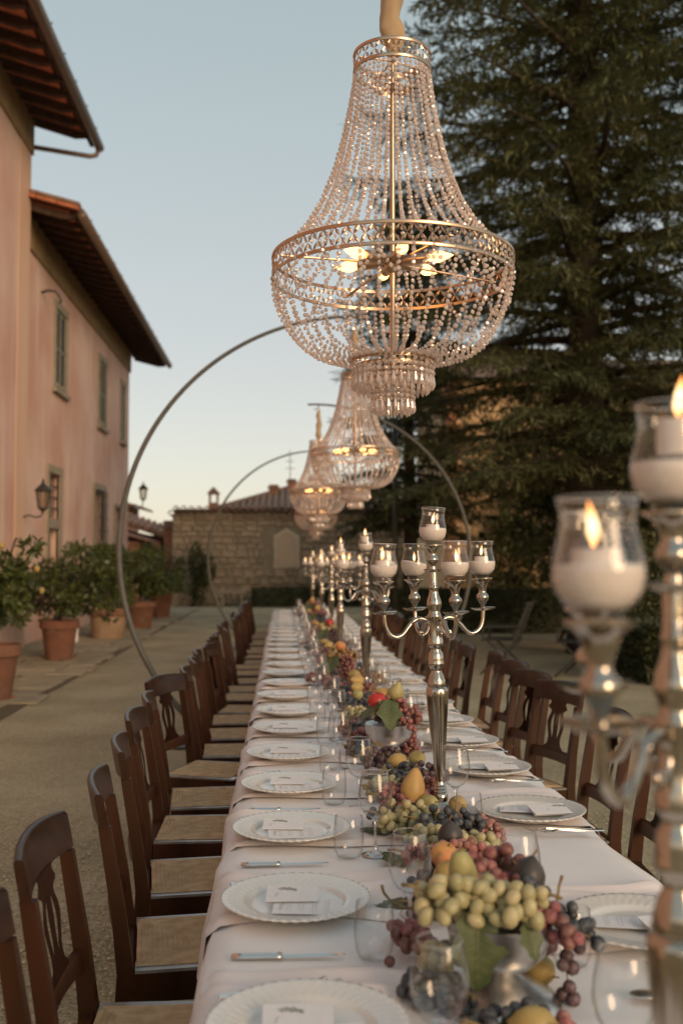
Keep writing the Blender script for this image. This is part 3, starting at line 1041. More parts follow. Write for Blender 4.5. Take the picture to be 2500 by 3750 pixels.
def rhombs(P, D, S, ln, wd, nose=.45):
    """leaf-shaped quads: P base points, D directions, S side vectors"""
    D = D/np.linalg.norm(D, axis=1, keepdims=True)
    S = np.cross(D, S); S /= (np.linalg.norm(S, axis=1, keepdims=True)+1e-9)
    a = P
    b = P + D*(ln*nose)[:, None] + S*(wd/2)[:, None]
    c = P + D*ln[:, None]
    d = P + D*(ln*nose)[:, None] - S*(wd/2)[:, None]
    V = np.stack([a, b, c, d], 1).reshape(-1, 3)
    Q = np.arange(len(P)*4).reshape(-1, 4)
    return V, Q

def conifer(label, loc, H, zlow, rad, nbr, seed, m, spray=1.0, lean=0.0, group='conifers behind the table'):
    rs = np.random.RandomState(seed)
    t = thing('conifer_tree', label, 'tree', loc, 0, group)
    g = G()
    r0 = H*.0155
    g.tube([(0, 0, -.1), (0.02, 0, H*.25), (-.03, .02, H*.55), (0, 0, H)], [r0*1.15, r0*.9, r0*.6, .02], 12)
    put('trunk', g.mesh('conifer_trunk', M['bark'], True), t)
    gb = G()
    P = []; D = []; S = []; LN = []; WD = []
    for i in range(nbr):
        f = (i+rs.rand())/nbr
        z = zlow + (H*.97-zlow)*f**1.12
        if z < zlow+3.0 and rs.rand() < .13: continue
        q = (z-zlow)/(H-zlow)
        L = rad*(1-q)**.62*rs.uniform(.80, 1.06) * (.75+.25*min(1, (q+.02)*8)) + .25
        az = i*2.39996 + rs.uniform(-.3, .3)
        L *= 1-.05*max(0, -math.cos(az))
        droop = .30-.35*q
        dirh = np.array([math.cos(az), math.sin(az), 0])
        side = np.array([-math.sin(az), math.cos(az), 0])
        path = []
        for k in range(6):
            u = k/5
            path.append(dirh*L*u + np.array([0, 0, z + L*(.12*u - droop*u*u*1.1 + .10*u**4)]) + side*(.12*L*math.sin(u*3+i)*.4))
        gb.tube([tuple(p) for p in path], [.055*L/3+.012, .045*L/3+.01, .034*L/3+.008, .022*L/3+.007, .012, .006], 5)
        path = np.array(path)
        nb = int(L/.135*1.0)+3
        for b in range(nb):
            u = .10 + .9*(b+rs.rand())/nb
            kk = min(int(u*5), 4); w = u*5-kk
            p = path[kk]*(1-w)+path[kk+1]*w
            for sgn in (-1, 1):
                if rs.rand() < .10: continue
                l = (.22+.26*L*(1-u)**.8*.55+.15)*rs.uniform(.6, 1.25)
                dv = dirh*rs.uniform(.35, .9) + side*sgn*rs.uniform(.5, 1.0) + np.array([0, 0, rs.uniform(-.40, .08)])
                dv /= np.linalg.norm(dv)
                ns = max(2, int(l/.075))
                for s in range(ns):
                    v = (s+.6)/ns
                    pp = p + dv*l*v + np.array([0, 0, -.18*l*v*v])
                    for rep in range(3 if s % 2 else 4):
                        d2 = dv*rs.uniform(.5, 1.1) + np.array([rs.uniform(-.8, .8), rs.uniform(-.8, .8), rs.uniform(-.55, .4)])
                        P.append(pp); D.append(d2); S.append(np.array([rs.uniform(-.5, .5), rs.uniform(-.5, .5), 1]))
                        LN.append(rs.uniform(.13, .27)*spray); WD.append(rs.uniform(.022, .048)*spray)
    put('branches', gb.mesh('conifer_branches', M['bark'], True), t)['kind'] = 'stuff'
    V, Q = rhombs(np.array(P), np.array(D), np.array(S), np.array(LN), np.array(WD))
    put('crown', np_mesh('conifer_crown', V, Q, m), t)['kind'] = 'stuff'
    return t

conifer('huge dark conifer with a bare trunk filling the upper right', (5.1, 17.0, 0), 21, 2.8, 4.75, 245, 4, M['needle'], .84)
conifer('second dark conifer standing further right behind the huge one', (12.3, 22.5, 0), 18, 1.2, 4.3, 100, 9, M['needledark'], 1.15)
conifer('dense lower conifer between the stone building and the huge conifer', (2.95, 23.8, 0), 10.5, 2.3, 1.75, 84, 12, M['needledark'], 1.1)

def bush_mesh(name, blobs, n, ln, wd, m, seed, flat=.0):
    """leaf mass: leaves near the surfaces and inside of several ellipsoid clumps"""
    rs = np.random.RandomState(seed)
    vol = np.array([b[3]*b[4]*b[5] for b in blobs]); vol = vol**.75/np.sum(vol**.75)
    P = []; D = []
    for b, v in zip(blobs, vol):
        k = int(n*v)+1
        d = rs.normal(size=(k, 3)); d /= np.linalg.norm(d, axis=1, keepdims=True)
        r = rs.uniform(.35, 1.08, size=(k, 1))**.6
        P.append(np.array(b[:3]) + d*r*np.array(b[3:6])); D.append(d + rs.normal(size=(k, 3))*.8 + np.array([0, 0, -.15]))
    P = np.concatenate(P); D = np.concatenate(D)
    S = rs.normal(size=P.shape)*.6 + np.array([0, 0, 1.0])
    k = len(P)
    V, Q = rhombs(P, D, S, rs.uniform(.65, 1.25, k)*ln, rs.uniform(.7, 1.2, k)*wd)
    return np_mesh(name, V, Q, m)

# shrubs under the conifers
def shrub(label, loc, blobs, n, ln, wd, m, seed, group='dark shrubs under the conifers', name='shrub', stems=3):
    t = thing(name, label, 'shrub', loc, 0, group)
    put('foliage', bush_mesh(name+'_foliage', blobs, n, ln, wd, m, seed), t)['kind'] = 'stuff'
    g = G(); rr = random.Random(seed)
    for k in range(stems):
        bx_, by_ = rr.uniform(-.2, .2), rr.uniform(-.2, .2)
        b = blobs[k % len(blobs)]
        g.tube([(bx_, by_, 0), ((bx_+b[0])/2, (by_+b[1])/2, b[2]*.5), (b[0], b[1], b[2]+b[5]*.4)], [.04, .03, .012], 5)
    put('stem', g.mesh(name+'_stems', M['bark'], True), t)
    return t
shrub('tall leafy evergreen shrub directly behind the conifer trunk', (5.4, 19.2, 0), [(0,0,2.2,1.0,.8,1.0),(.5,.2,1.4,.9,.8,.8),(-.3,0,3.0,.7,.6,.6)], 5200, .14, .06, M['shrub'], 41)
shrub('broad dark evergreen shrub under the right side of the conifer', (6.2, 17.8, 0), [(0,0,1.7,1.3,.9,1.2),(1.2,.2,1.5,1.2,.9,1.2),(.6,0,2.8,1.0,.8,.8)], 6800, .14, .06, M['shrub'], 42)
shrub('dark rounded shrub behind the blurred candelabra at the right edge', (5.6, 14.4, 0), [(0,0,1.1,.9,.8,.9),(.9,.3,1.2,.8,.7,.9)], 4600, .11, .05, M['shrub'], 43)
shrub('climbing ivy mass on the warm stone house wall', (5.9, 26.4, 0), [(0,0,1.4,.9,.4,1.3),(.8,0,2.8,1.0,.4,1.0)], 3200, .17, .09, M['shrub'], 44)
shrub('narrow dark climber trained up the far rubble wall', (-2.95, 35.4, 0), [(0,0,1.45,.28,.25,.7),(.38,0,1.25,.25,.22,.55),(.05,0,.55,.25,.2,.5)], 1500, .14, .06, M['shrub'], 45, 'plants along the far wall', 'climber')
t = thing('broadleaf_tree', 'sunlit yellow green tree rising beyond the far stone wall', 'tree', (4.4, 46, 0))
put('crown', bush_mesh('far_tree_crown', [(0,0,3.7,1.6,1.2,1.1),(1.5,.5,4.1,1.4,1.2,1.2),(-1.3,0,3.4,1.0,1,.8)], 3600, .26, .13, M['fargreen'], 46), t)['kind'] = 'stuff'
g = G(); g.tube([(0,0,0),(.1,0,2),(.3,0,3.6)], [.18,.14,.06], 8); put('trunk', g.mesh('far_tree_trunk', M['bark'], True), t)

def hedge(label, loc, x0, x1, y0, y1, h, n, seed):
    t = thing('box_hedge', label, 'hedge', loc, 0, 'clipped hedges')
    rs = np.random.RandomState(seed)
    g = G(); g.box(x0+.05, x1-.05, y0+.05, y1-.05, 0, h-.06)
    put('core', g.mesh('hedge_core', M['hedge']), t)
    faces = rs.choice(5, n, p=[.34, .2, .34, .06, .06])
    P = np.stack([rs.uniform(x0, x1, n), rs.uniform(y0, y1, n), rs.uniform(0, h, n)], 1)
    N = np.zeros((n, 3))
    for k, (ax, val, nv) in enumerate(((1, y0, (0,-1,0)), (0, x0, (-1,0,0)), (2, h, (0,0,1)), (1, y1, (0,1,0)), (0, x1, (1,0,0)))):
        mk_ = faces == k
        P[mk_, ax] = val - rs.uniform(0, .05, mk_.sum())*np.sum(nv)
        N[mk_] = nv
    D = N + rs.normal(size=(n, 3))*.8
    V, Q = rhombs(P, D, rs.normal(size=(n, 3)), rs.uniform(.05, .11, n), rs.uniform(.03, .05, n))
    put('foliage', np_mesh('hedge_foliage', V, Q, M['hedge']), t)['kind'] = 'stuff'
hedge('long low clipped box hedge in front of the warm stone house', (0, 0, 0), 2.2, 6.5, 21.8, 22.7, .90, 9000, 51)
hedge('clipped box hedge running towards the camera at the right edge', (0, 0, 0), 4.55, 5.5, 12.6, 15.6, .72, 8000, 52)
hedge('low dark hedge along the foot of the far rubble wall', (0, 0, 0), -1.0, 2.6, 34.7, 35.4, .62, 3600, 53)

# ------------------------------------------------------------------ potted lemon trees
def pot(m, h, r, name='terracotta_pot'):
    g = G()
    g.lathe([(.001, .02), (r*.66, .0), (r*.68, .03), (r*.88, h*.76), (r*.93, h*.78), (r*1.0, h*.80), (r*1.02, h*.86), (r*.99, h*.98), (r*1.0, h), (r*.9, h), (r*.86, h*.9), (.001, h*.9)], 28)
    return g.mesh(name, m, angle=50)
def lemon_pot(label, loc, h, r, ch, cr, m, leafm, seed, fruit=0, square=False):
    t = thing('potted_lemon_tree', label, 'potted tree', loc, 0, 'potted lemon trees along the villa')
    if square:
        g = G()
        g.lathe([(r*.78, 0), (r*.86, h*.75), (r*.97, h*.77), (r*1.0, h*.86), (r*.98, h), (r*.86, h), (r*.8, h*.9), (.001, h*.9)], 28)
        put('pot', g.mesh('wide_pot', m, angle=50), t)
        g = G(); g.lathe([(r*.975, h*.77), (r*1.01, h*.78), (r*1.01, h*.97), (r*.985, h*.985)], 28, cap=False)
        put('pot_rim', g.mesh('pot_rim', M['terracotta'], angle=50), t)
    else:
        put('pot', pot(m, h, r), t)
    rr = random.Random(seed)
    if not square:
        g = G()
        for k in range(3):
            a = 2*PI*k/3+.4
            g.box(-.06, .06, -.04, .04, -.0, .03, T(r*.6*math.cos(a), r*.6*math.sin(a), -.03, a))
        put('pot_feet', g.mesh('pot_feet', M['terracotta']), t, (0, 0, .03))
    g = G()
    g.lathe([(.001, h*.905), (r*.84, h*.9)], 20, cap=False); put('soil', g.mesh('pot_soil', M['soil']), t)
    g = G()
    g.tube([(0, 0, h*.85), (.02, .01, h+.25), (-.01, 0, h+.4)], [.035, .03, .03], 7)
    blobs = []
    for k in range(14):
        a = rr.uniform(0, 2*PI); q = rr.uniform(.2, .92)
        z = h + .12 + rr.uniform(.05, .95)*ch
        bx_, by_ = cr*q*math.cos(a), cr*q*math.sin(a)
        blobs.append((bx_, by_, z, cr*rr.uniform(.20, .36), cr*rr.uniform(.20, .36), ch*rr.uniform(.13, .24)))
        g.tube([(0, 0, h+.35), (bx_*.5, by_*.5, (h+.4+z)/2+.05), (bx_, by_, z)], [.02, .013, .006], 5)
    for k in range(9):   # arching outer shoots
        a = rr.uniform(0, 2*PI); z = h+.1+rr.uniform(-.12, 1.1)*ch
        blobs.append((cr*1.0*math.cos(a), cr*1.0*math.sin(a), z, cr*.15, cr*.15, ch*.10))
        g.tube([(0, 0, h+.4), (cr*.6*math.cos(a), cr*.6*math.sin(a), z+.1), (cr*1.05*math.cos(a), cr*1.05*math.sin(a), z)], [.014, .01, .005], 5)
    put('trunk', g.mesh('lemon_trunk', M['bark'], True), t)
    put('foliage', bush_mesh('lemon_foliage', blobs, 3500, .112, .052, leafm, seed), t)['kind'] = 'stuff'
    for k in range(fruit):
        a = rr.uniform(-1.6, 1.2); q = rr.uniform(.75, 1.0)
        gg = G(); gg.add(ICO1[0], ICO1[1], T(0, 0, 0, 0, 0, 0, (.035, .035, .045)))
        put('lemon', gg.mesh('tree_lemon', M['lemon'], True), t, (cr*q*math.sin(a+.6), -cr*q*math.cos(a+.2), h+.3+rr.uniform(.05, .9)*ch))
    return t
lemon_pot('lemon tree with yellow fruit in a terracotta pot cut by the left edge', (-3.18, 11.5, .02), .60, .31, .92, .62, M['terracotta'], M['leaf'], 61, 9)
lemon_pot('big spreading lemon tree in a round terracotta pot, second from the left edge', (-3.46, 16.2, .02), .60, .30, .92, 1.0, M['terracotta'], M['leaf'], 62, 0)
lemon_pot('lemon tree in a wide bleached clay tub beside the big spreading one', (-3.45, 20.6, .02), .58, .40, 1.0, .82, M['paleterra'], M['leaf'], 63, 0, True)
lemon_pot('lemon tree in a terracotta pot half hidden behind the grey hoop', (-3.25, 23.6, .02), .60, .38, 1.0, .85, M['terracotta'], M['leaf'], 64, 0)
lemon_pot('pale green lemon tree in the farthest terracotta pot', (-3.3, 28.2, .02), .62, .32, .95, .95, M['terracotta'], M['leaflight'], 65, 0)

# small white paper lanterns standing by the pots
for k, (x, y, lab) in enumerate(((-4.08, 15.6, 'small white lantern box beside the big spreading lemon pot'), (-3.95, 19.6, 'small white lantern box between the second and third lemon pots'))):
    t = thing('paper_lantern', lab, 'lantern box', (x, y, .025), .3, 'white lantern boxes on the paving')
    g = G(); g.box(-.1, .1, -.1, .1, 0, .24)
    put('body', g.mesh('lantern_box', M['paper']), t)
    g = G(); g.box(-.105, .105, -.105, .105, .24, .262); put('lid', g.mesh('lantern_lid', M['paper']), t)

# ------------------------------------------------------------------ bench and garden chair
t = thing('stone_bench', 'dark stone bench against the far rubble wall', 'bench', (-1.72, 35.0, 0))
g = G(); g.box(-.48, .48, -.2, .2, .46, .56); put('seat', g.mesh('bench_seat', M['darkstone']), t)
for x in (-.34, .30):
    g = G(); g.box(x, x+.07, -.16, .16, 0, .459); put('leg', g.mesh('bench_leg', M['darkstone']), t)
def slat_chair(label, loc, rz):
    t = thing('garden_chair', label, 'garden chair', loc, rz, 'slatted garden chairs')
    for s in (-1, 1):
        g = G()
        g.bar((-.30, s*.29, 0), (.20, s*.29, .46), .03); g.bar((.28, s*.31, 0), (-.2, s*.31, .46), .03)
        put('leg', g.mesh('garden_chair_leg', M['iron']), t)
        g = G(); g.bar((.14, s*.27, .40), (.36, s*.27, .98), .03); put('back_post', g.mesh('garden_chair_post', M['iron']), t)
        g = G(); g.bar((-.30, s*.30, .64), (.24, s*.30, .66), .05, .02); g.bar((-.26, s*.30, .45), (-.26, s*.30, .64), .025)
        put('armrest', g.mesh('garden_chair_arm', M['deckwood']), t)
    for k in range(8):
        g = G(); x = -.28+k*.058; g.box(x, x+.044, -.29, .29, .455, .472)
        put('seat_slat', g.mesh('seat_slat', M['deckwood']), t)
    for k in range(7):
        f = k/6; g = G()
        x, z = .155+.19*f, .50+.45*f
        g.bar((x-.02, -.285, z), (x-.02, .285, z), .012, .052, up=(-.38, 0, 1))
        put('back_slat', g.mesh('back_slat', M['deckwood']), t)
    return t
slat_chair('weathered slatted garden chair facing left beside the hedge', (3.05, 14.0, 0), -.35)
slat_chair('second weathered slatted garden chair, right behind the first by the hedge', (4.0, 13.6, 0), -.5)
t = thing('lamp_post', 'slim dark green post rising in front of the conifers', 'post', (2.19, 20.0, 0))
g = G(); g.tube([(0,0,0),(0,0,4.6)], .045, 10); put('shaft', g.mesh('post_shaft', M['iron'], True), t)
g = G(); g.lathe([(.1,0),(.1,.12),(.06,.18),(.05,.3)], 12); put('base', g.mesh('post_base', M['iron']), t)

# ------------------------------------------------------------------ crescent hoops carrying the chandeliers
def hoop(label, cx_, y, cz_, R, side):
    t = thing('hoop_stand', label, 'hoop stand', (cx_, y, 0), 0, 'crescent hoops over the table')
    a0, a1 = PI/2-side*-.03, None
    pts = []; rr = []
    foot = math.asin(cz_/R)
    tot = PI/2+foot
    n_ = 64
    for k in range(n_+1):
        a = -.05 + (tot+.05)*k/n_
        pts.append((-side*R*math.sin(a)*-1, 0, cz_+R*math.cos(a)))
        rr.append(.013+.012*min(1, k/n_*1.6))
    pts = [(side*R*math.sin(-.05+(tot+.05)*k/n_), 0, cz_+R*math.cos(-.05+(tot+.05)*k/n_)) for k in range(n_+1)]
    g = G(); g.tube(pts, rr, 10, 1.0)
    put('arc', g.mesh('hoop_arc', M['hoop'], True), t)
    fx = pts[-1][0]
    g = G(); g.box(fx-.35, fx+.35, -.3, .3, .002, .014)
    put('base_plate', g.mesh('hoop_base', M['hoop']), t)
    g = G(); top = cz_+R
    g.tube([(0, 0, top+.012), (.035, 0, top-.005), (.035, 0, top-.05), (0, 0, top-.075), (-.02, 0, top-.055)], .006, 6)
    put('hook', g.mesh('hoop_hook', M['iron'], True), t)
    return t
hoop('grey crescent hoop overhead carrying the nearest chandelier', .345, 3.2, 1.63, 2.05, 1)
hoop('tall grey crescent hoop arching on the left over the second chandelier', .63, 8.8, 1.635, 2.02, -1)
hoop('grey crescent hoop curving down on the right before the conifers', .43, 13.7, 1.55, 2.09, 1)
hoop('farthest grey crescent hoop arching on the left before the stone building', .61, 18.5, 1.58, 1.95, -1)
# ------------------------------------------------------------------ the long table
TZ = .750                                   # cloth surface
TX0, TX1, TY0, TY1 = -.145, .915, .55, 16.4
tbl = thing('dining_table', 'very long banquet table hidden under the white cloth', 'table', (.37, 8.4, 0))
g = G(); g.box(TX0+.03, TX1-.03, TY0+.03, TY1-.03, .70, .738)
vput(tbl, 'tabletop', g, M['wood_table'])
for y in (1.0, 4.8, 8.6, 12.4, 16.0):
    for x in (.05, .69):
        g = G(); g.box(x-.03, x+.03, y-.03, y+.03, 0, .699)
        vput(tbl, 'leg', g, M['wood_table'])

def cloth_z(x, y):
    return .0042*noise.noise((x*5, y*3.2, .3)) + .0022*noise.noise((x*14, y*9, 5.3)) + .0024*math.exp(-(((y+.02*x) % 1.15-.6)/.011)**2) + .0016*abs(noise.noise((x*3+y*4, y*5-x*6, 8.8)))**.5*(-1)
def edge_wave(y, s):
    return .016*noise.noise((y*2.3, s*7.1, 1.0)) + .012*noise.noise((y*6.1, s*3.3, 4.0))
g = G()
us = [-1.0, -.8, -.6, -.4, -.2, -.06, 0.0] + [i/20 for i in range(1, 20)] + [1.0, 1.06, 1.2, 1.4, 1.6, 1.8, 2.0]
ny_ = 900
W_ = TX1-TX0
DROP = .27
for j in range(ny_+1):
    y = TY0+(TY1-TY0)*j/ny_
    for u in us:
        if 0 <= u <= 1:
            e0, e1 = TX0+edge_wave(y, 0), TX1+edge_wave(y, 1)
            x = e0+(e1-e0)*u
            z = TZ+cloth_z(x, y)
            d = min(x-e0, e1-x)
            if d < .03: z -= .010*(1-d/.03)**2
        else:
            s = 0 if u < 0 else 1
            q = -u if u < 0 else u-1
            e = TX0+edge_wave(y, 0) if s == 0 else TX1+edge_wave(y, 1)
            fold = .022*math.sin(y*19+3*noise.noise((y*1.7, s, 2)))*min(1, q*1.6)
            out = .012+.03*q+fold
            x = e-out if s == 0 else e+out
            z = TZ-.010-DROP*q*(1.0)-.02*min(1, q*5)
        g.v.append((x, y, z))
n = len(us)
for j in range(ny_):
    for i in range(n-1):
        g.f.append((j*n+i, j*n+i+1, (j+1)*n+i+1, (j+1)*n+i))
# ends
for j, yy in ((0, TY0-.03), (ny_, TY1+.03)):
    base = len(g.v)
    for k, u in enumerate(us[6:27]):
        x = TX0+W_*k/20
        g.v.append((x, yy, TZ-.03)); g.v.append((x, yy+(-.03 if j == 0 else .03)*math.sin(k*2.1), TZ-.29))
    for k in range(20):
        a, b = j*n+6+k, j*n+7+k
        g.f.append((a, b, base+2*k+2, base+2*k) if j else (b, a, base+2*k, base+2*k+2))
        g.f.append((base+2*k, base+2*k+2, base+2*k+3, base+2*k+1))
tag(put('tablecloth', g.mesh('tablecloth', M['cloth'], True)), 'long white linen tablecloth spread over the whole banquet table', 'tablecloth')

# ------------------------------------------------------------------ chairs
YH = .205                                   # half width of the back
def lean_x(z):
    return -.20 if z < .45 else -.20-.075*((z-.45)/.47)**1.25
def make_chair(label, group):
    t = thing('dining_chair', label, 'chair', (0, 0, 0), 0, group)
    # rear legs that run up as back posts
    for s in (-1, 1):
        g = G()
        rows = [(0, -.245, .034, .040), (.2, -.215, .036, .042), (.45, -.20, .038, .044), (.60, lean_x(.60), .032, .038), (.83, lean_x(.83), .027, .032)]
        for (z, x, w, d) in rows:
            yo = s*(YH-.018)
            for (a, b) in ((-1,-1),(1,-1),(1,1),(-1,1)):
                g.v.append((x+a*d/2, yo+b*w/2, z))
        for k in range(len(rows)-1):
            for q in range(4):
                g.f.append((k*4+q, k*4+(q+1) % 4, k*4+4+(q+1) % 4, k*4+4+q))
        g.f.append((3,2,1,0)); m_ = 4*(len(rows)-1); g.f.append((m_, m_+1, m_+2, m_+3))
        put('leg', g.mesh('rear_leg', M['walnut']), t)
    for s in (-1, 1):
        g = G()
        rows = [(0, .026), (.30, .036), (.438, .042)]
        for (z, w) in rows:
            for (a, b) in ((-1,-1),(1,-1),(1,1),(-1,1)):
                g.v.append((.185+a*w/2, s*.19+b*w/2, z))
        for k in range(2):
            for q in range(4):
                g.f.append((k*4+q, k*4+(q+1) % 4, k*4+4+(q+1) % 4, k*4+4+q))
        g.f.append((3,2,1,0)); g.f.append((8,9,10,11))
        put('leg', g.mesh('front_leg', M['walnut']), t)
    # curved rails of the back
    def rail(z0, z1, bow, th, crest, ends):
        g = G(); N = 18
        for k in range(N+1):
            y = -YH-ends+(2*YH+2*ends)*k/N
            q = y/YH
            bx_ = -bow*(1-q*q) if abs(q) <= 1 else bow*.9*(abs(q)-1)
            zt = z1+crest*(1-q*q)
            zs = [z0, z0+(zt-z0)*.5, zt-.008, zt]
            tt = [th, th, th*.95, th*.45]
            for zz, t_ in zip(zs, tt): g.v.append((lean_x(zz)+bx_+t_/2, y, zz))
            for zz, t_ in zip(reversed(zs), reversed(tt)): g.v.append((lean_x(zz)+bx_-t_/2, y, zz))
        for k in range(N):
            for q in range(8):
                g.f.append((k*8+q, (k+1)*8+q, (k+1)*8+(q+1) % 8, k*8+(q+1) % 8))
        g.f.append(tuple(range(8))); g.f.append(tuple(reversed(range(N*8, N*8+8))))
        return g
    put('top_rail', rail(.832, .918, .026, .024, .012, .004).mesh('top_rail', M['rail_top'], angle=50), t)
    put('lower_rail', rail(.550, .600, .026, .022, .0, -.030).mesh('lower_rail', M['walnut'], angle=40), t)
    # pierced lyre splat
    prof = [(0,.086),(.06,.086),(.075,.066),(.16,.056),(.26,.054),(.40,.067),(.52,.078),(.62,.074),(.72,.058),(.79,.051),(.82,.076),(.87,.086),(.91,.072),(.95,.064),(1,.078)]
    def wat(u):
        for (a, wa_), (b, wb_) in zip(prof, prof[1:]):
            if a <= u <= b: return wa_+(wb_-wa_)*(u-a)/(b-a)
        return prof[-1][1]
    bm = bmesh.new(); N = 30; rows = []
    for k in range(N+1):
        u = k/N; z = .599+.236*u; w = wat(u)
        sw = .0095*math.sin(PI*min(1, max(0, (u-.24)/.5)))
        cs = w*.42
        row = []
        for y in (-w, -cs-sw, -cs+sw, cs-sw, cs+sw, w):
            q = y/YH
            row.append(bm.verts.new((lean_x(z)-.012*(1-q*q), y, z)))
        rows.append(row)
    for k in range(N):
        hole = .24 < (k+.5)/N < .74
        for c in range(5):
            if hole and c in (1, 3): continue
            bm.faces.new((rows[k][c], rows[k][c+1], rows[k+1][c+1], rows[k+1][c]))
    bmesh.ops.solidify(bm, geom=bm.faces[:], thickness=.017)
    bmesh.ops.recalc_face_normals(bm, faces=bm.faces[:])
    me = bpy.data.meshes.new('splat'); bm.to_mesh(me); bm.free(); me.materials.append(M['walnut'])
    put('splat', me, t)
    # seat frame
    for a in ((-.175, .162, -.206, -.178), (-.175, .162, .178, .206)):
        g = G(); g.box(a[0], a[1], a[2], a[3], .375, .449); put('seat_rail', g.mesh('side_rail', M['walnut']), t)
    g = G(); g.box(.17, .205, -.168, .168, .375, .449); put('seat_rail', g.mesh('front_rail', M['walnut']), t)
    g = G(); g.box(-.215, -.182, -.168, .168, .385, .447); put('seat_rail', g.mesh('back_rail', M['walnut']), t)
    # capping strips round the rush, the sky's sheen painted in as pale grey
    for s in (-1, 1):
        c_shape = [(-.175,-.206),(.20,-.206),(.20,-.142),(.155,-.142),(.155,-.181),(-.133,-.181),(-.133,-.142),(-.175,-.142)]
        q_ = [(x, y*-s) for x, y in c_shape]
        if s > 0: q_.reverse()
        n_ = len(q_); g = G()
        g.v = [(x, y, .4495) for x, y in q_]+[(x, y, .4575) for x, y in q_]
        g.f = [tuple(reversed(range(n_))), tuple(range(n_, 2*n_))]+[(i, (i+1) % n_, (i+1) % n_+n_, i+n_) for i in range(n_)]
        if s > 0: g.f = [tuple(reversed(f)) for f in g.f]
        put('seat_capping', g.mesh('seat_capping', mat_cap), t)
    # woven rush seat: four triangles of ridged strands
    g = G(); hx, hy = .172, .180; NS = 12
    def strand(p0, p1, q0, q1):
        a, b, c, d = map(Vector, (p0, p1, q1, q0))
        e, f = (a+d)/2+Vector((0,0,.0045)), (b+c)/2+Vector((0,0,.0045))
        g.add([tuple(v) for v in (a, b, f, e)], [(0,1,2,3)]); g.add([tuple(v) for v in (e, f, c, d)], [(0,1,2,3)])
    for k in range(NS):
        s0, s1 = 1-k/NS, 1-(k+1)/NS
        def zz(s): return .459-.008*(1-s)
        for sg in (-1, 1):
            strand((sg*hx*s0, -hy*s0, zz(s0)), (sg*hx*s0, hy*s0, zz(s0)), (sg*hx*s1, -hy*s1, zz(s1)), (sg*hx*s1, hy*s1, zz(s1)))
            strand((-hx*s0, sg*hy*s0, zz(s0)), (hx*s0, sg*hy*s0, zz(s0)), (-hx*s1, sg*hy*s1, zz(s1)), (hx*s1, sg*hy*s1, zz(s1)))
    put('rush_seat', g.mesh('rush_seat', M['rush']), t)
    for z, x0, x1, yy in ((.16, -.20, .17, -.19), (.16, -.20, .17, .19), (.25, -.20, .17, -.19), (.25, -.20, .17, .19)):
        g = G(); g.tube([(x0, yy, z), (x1, yy, z)], .011, 6); put('stretcher', g.mesh('stretcher', M['walnut']), t)
    g = G(); g.tube([(.185, -.17, .2), (.185, .17, .2)], .012, 6); put('stretcher', g.mesh('stretcher', M['walnut']), t)
    return t
mat_cap = mat('sky_sheen_capping', (.20, .17, .145), (.29, .26, .235), 16, 4, rough=.28, coat=.3)  # grey tones paint the sky reflected on the dark seat rails
LG, RG = 'walnut chairs along the left side of the table', 'walnut chairs along the right side of the table'
chair0 = make_chair('x', LG)
cr_ = random.Random(17)
lefts = [(-.25, 1.19, 0), (-.25, 1.77, .0), (-.262, 2.36, .0), (-.235, 2.98, .13), (-.270, 3.58, .13), (-.315, 4.20, .0), (-.325, 4.74, .09),
         (-.36, 5.36, -.34), (-.27, 5.90, .05)]
y = 6.42
while y < 15.9:
    lefts.append((-.265+cr_.uniform(-.06, .04), y+cr_.uniform(-.08, .08), cr_.uniform(-.13, .11))); y += .578
lefts[-1] = (-.26, 15.75, -.12)
special = {7: 'walnut chair on the left pulled out and turned towards the camera',
           2: 'walnut chair on the left table side, third from the near end',
           len(lefts)-1: 'walnut chair standing apart at the far left end of the table'}
for i, (x, y, rz) in enumerate(lefts):
    lab = special.get(i, 'walnut rush chair on the left table side, %s from the near end' % nth(i+1))
    if i == 0:
        c = chair0; c.location = (x, y, 0); c.rotation_euler = (0, 0, rz); c['label'] = lab
    else:
        dup(chair0, (x, y, 0), rz, lab)
rights = [(1.06, 2.36, 0), (1.055, 2.94, .03), (1.06, 3.52, -.06), (1.06, 4.10, .05), (1.11, 4.97, .30), (1.10, 5.52, .22), (1.13, 6.12, .15), (1.16, 6.82, .02), (1.06, 7.35, .05), (1.07, 7.95, -.03)]
y = 8.53
while y < 16.0:
    rights.append((1.07+cr_.uniform(-.03, .03), y+cr_.uniform(-.05, .05), cr_.uniform(-.07, .07))); y += .578
spr = {4: 'walnut chair on the right turned with its lyre back towards the camera',
       2: 'walnut chair on the right cut off behind the blurred candelabra'}
for i, (x, y, rz) in enumerate(rights):
    lab = spr.get(i, 'walnut rush chair on the right table side, %s from the near end' % nth(i+1))
    dup(chair0, (x, y, 0), PI+rz, lab, RG)

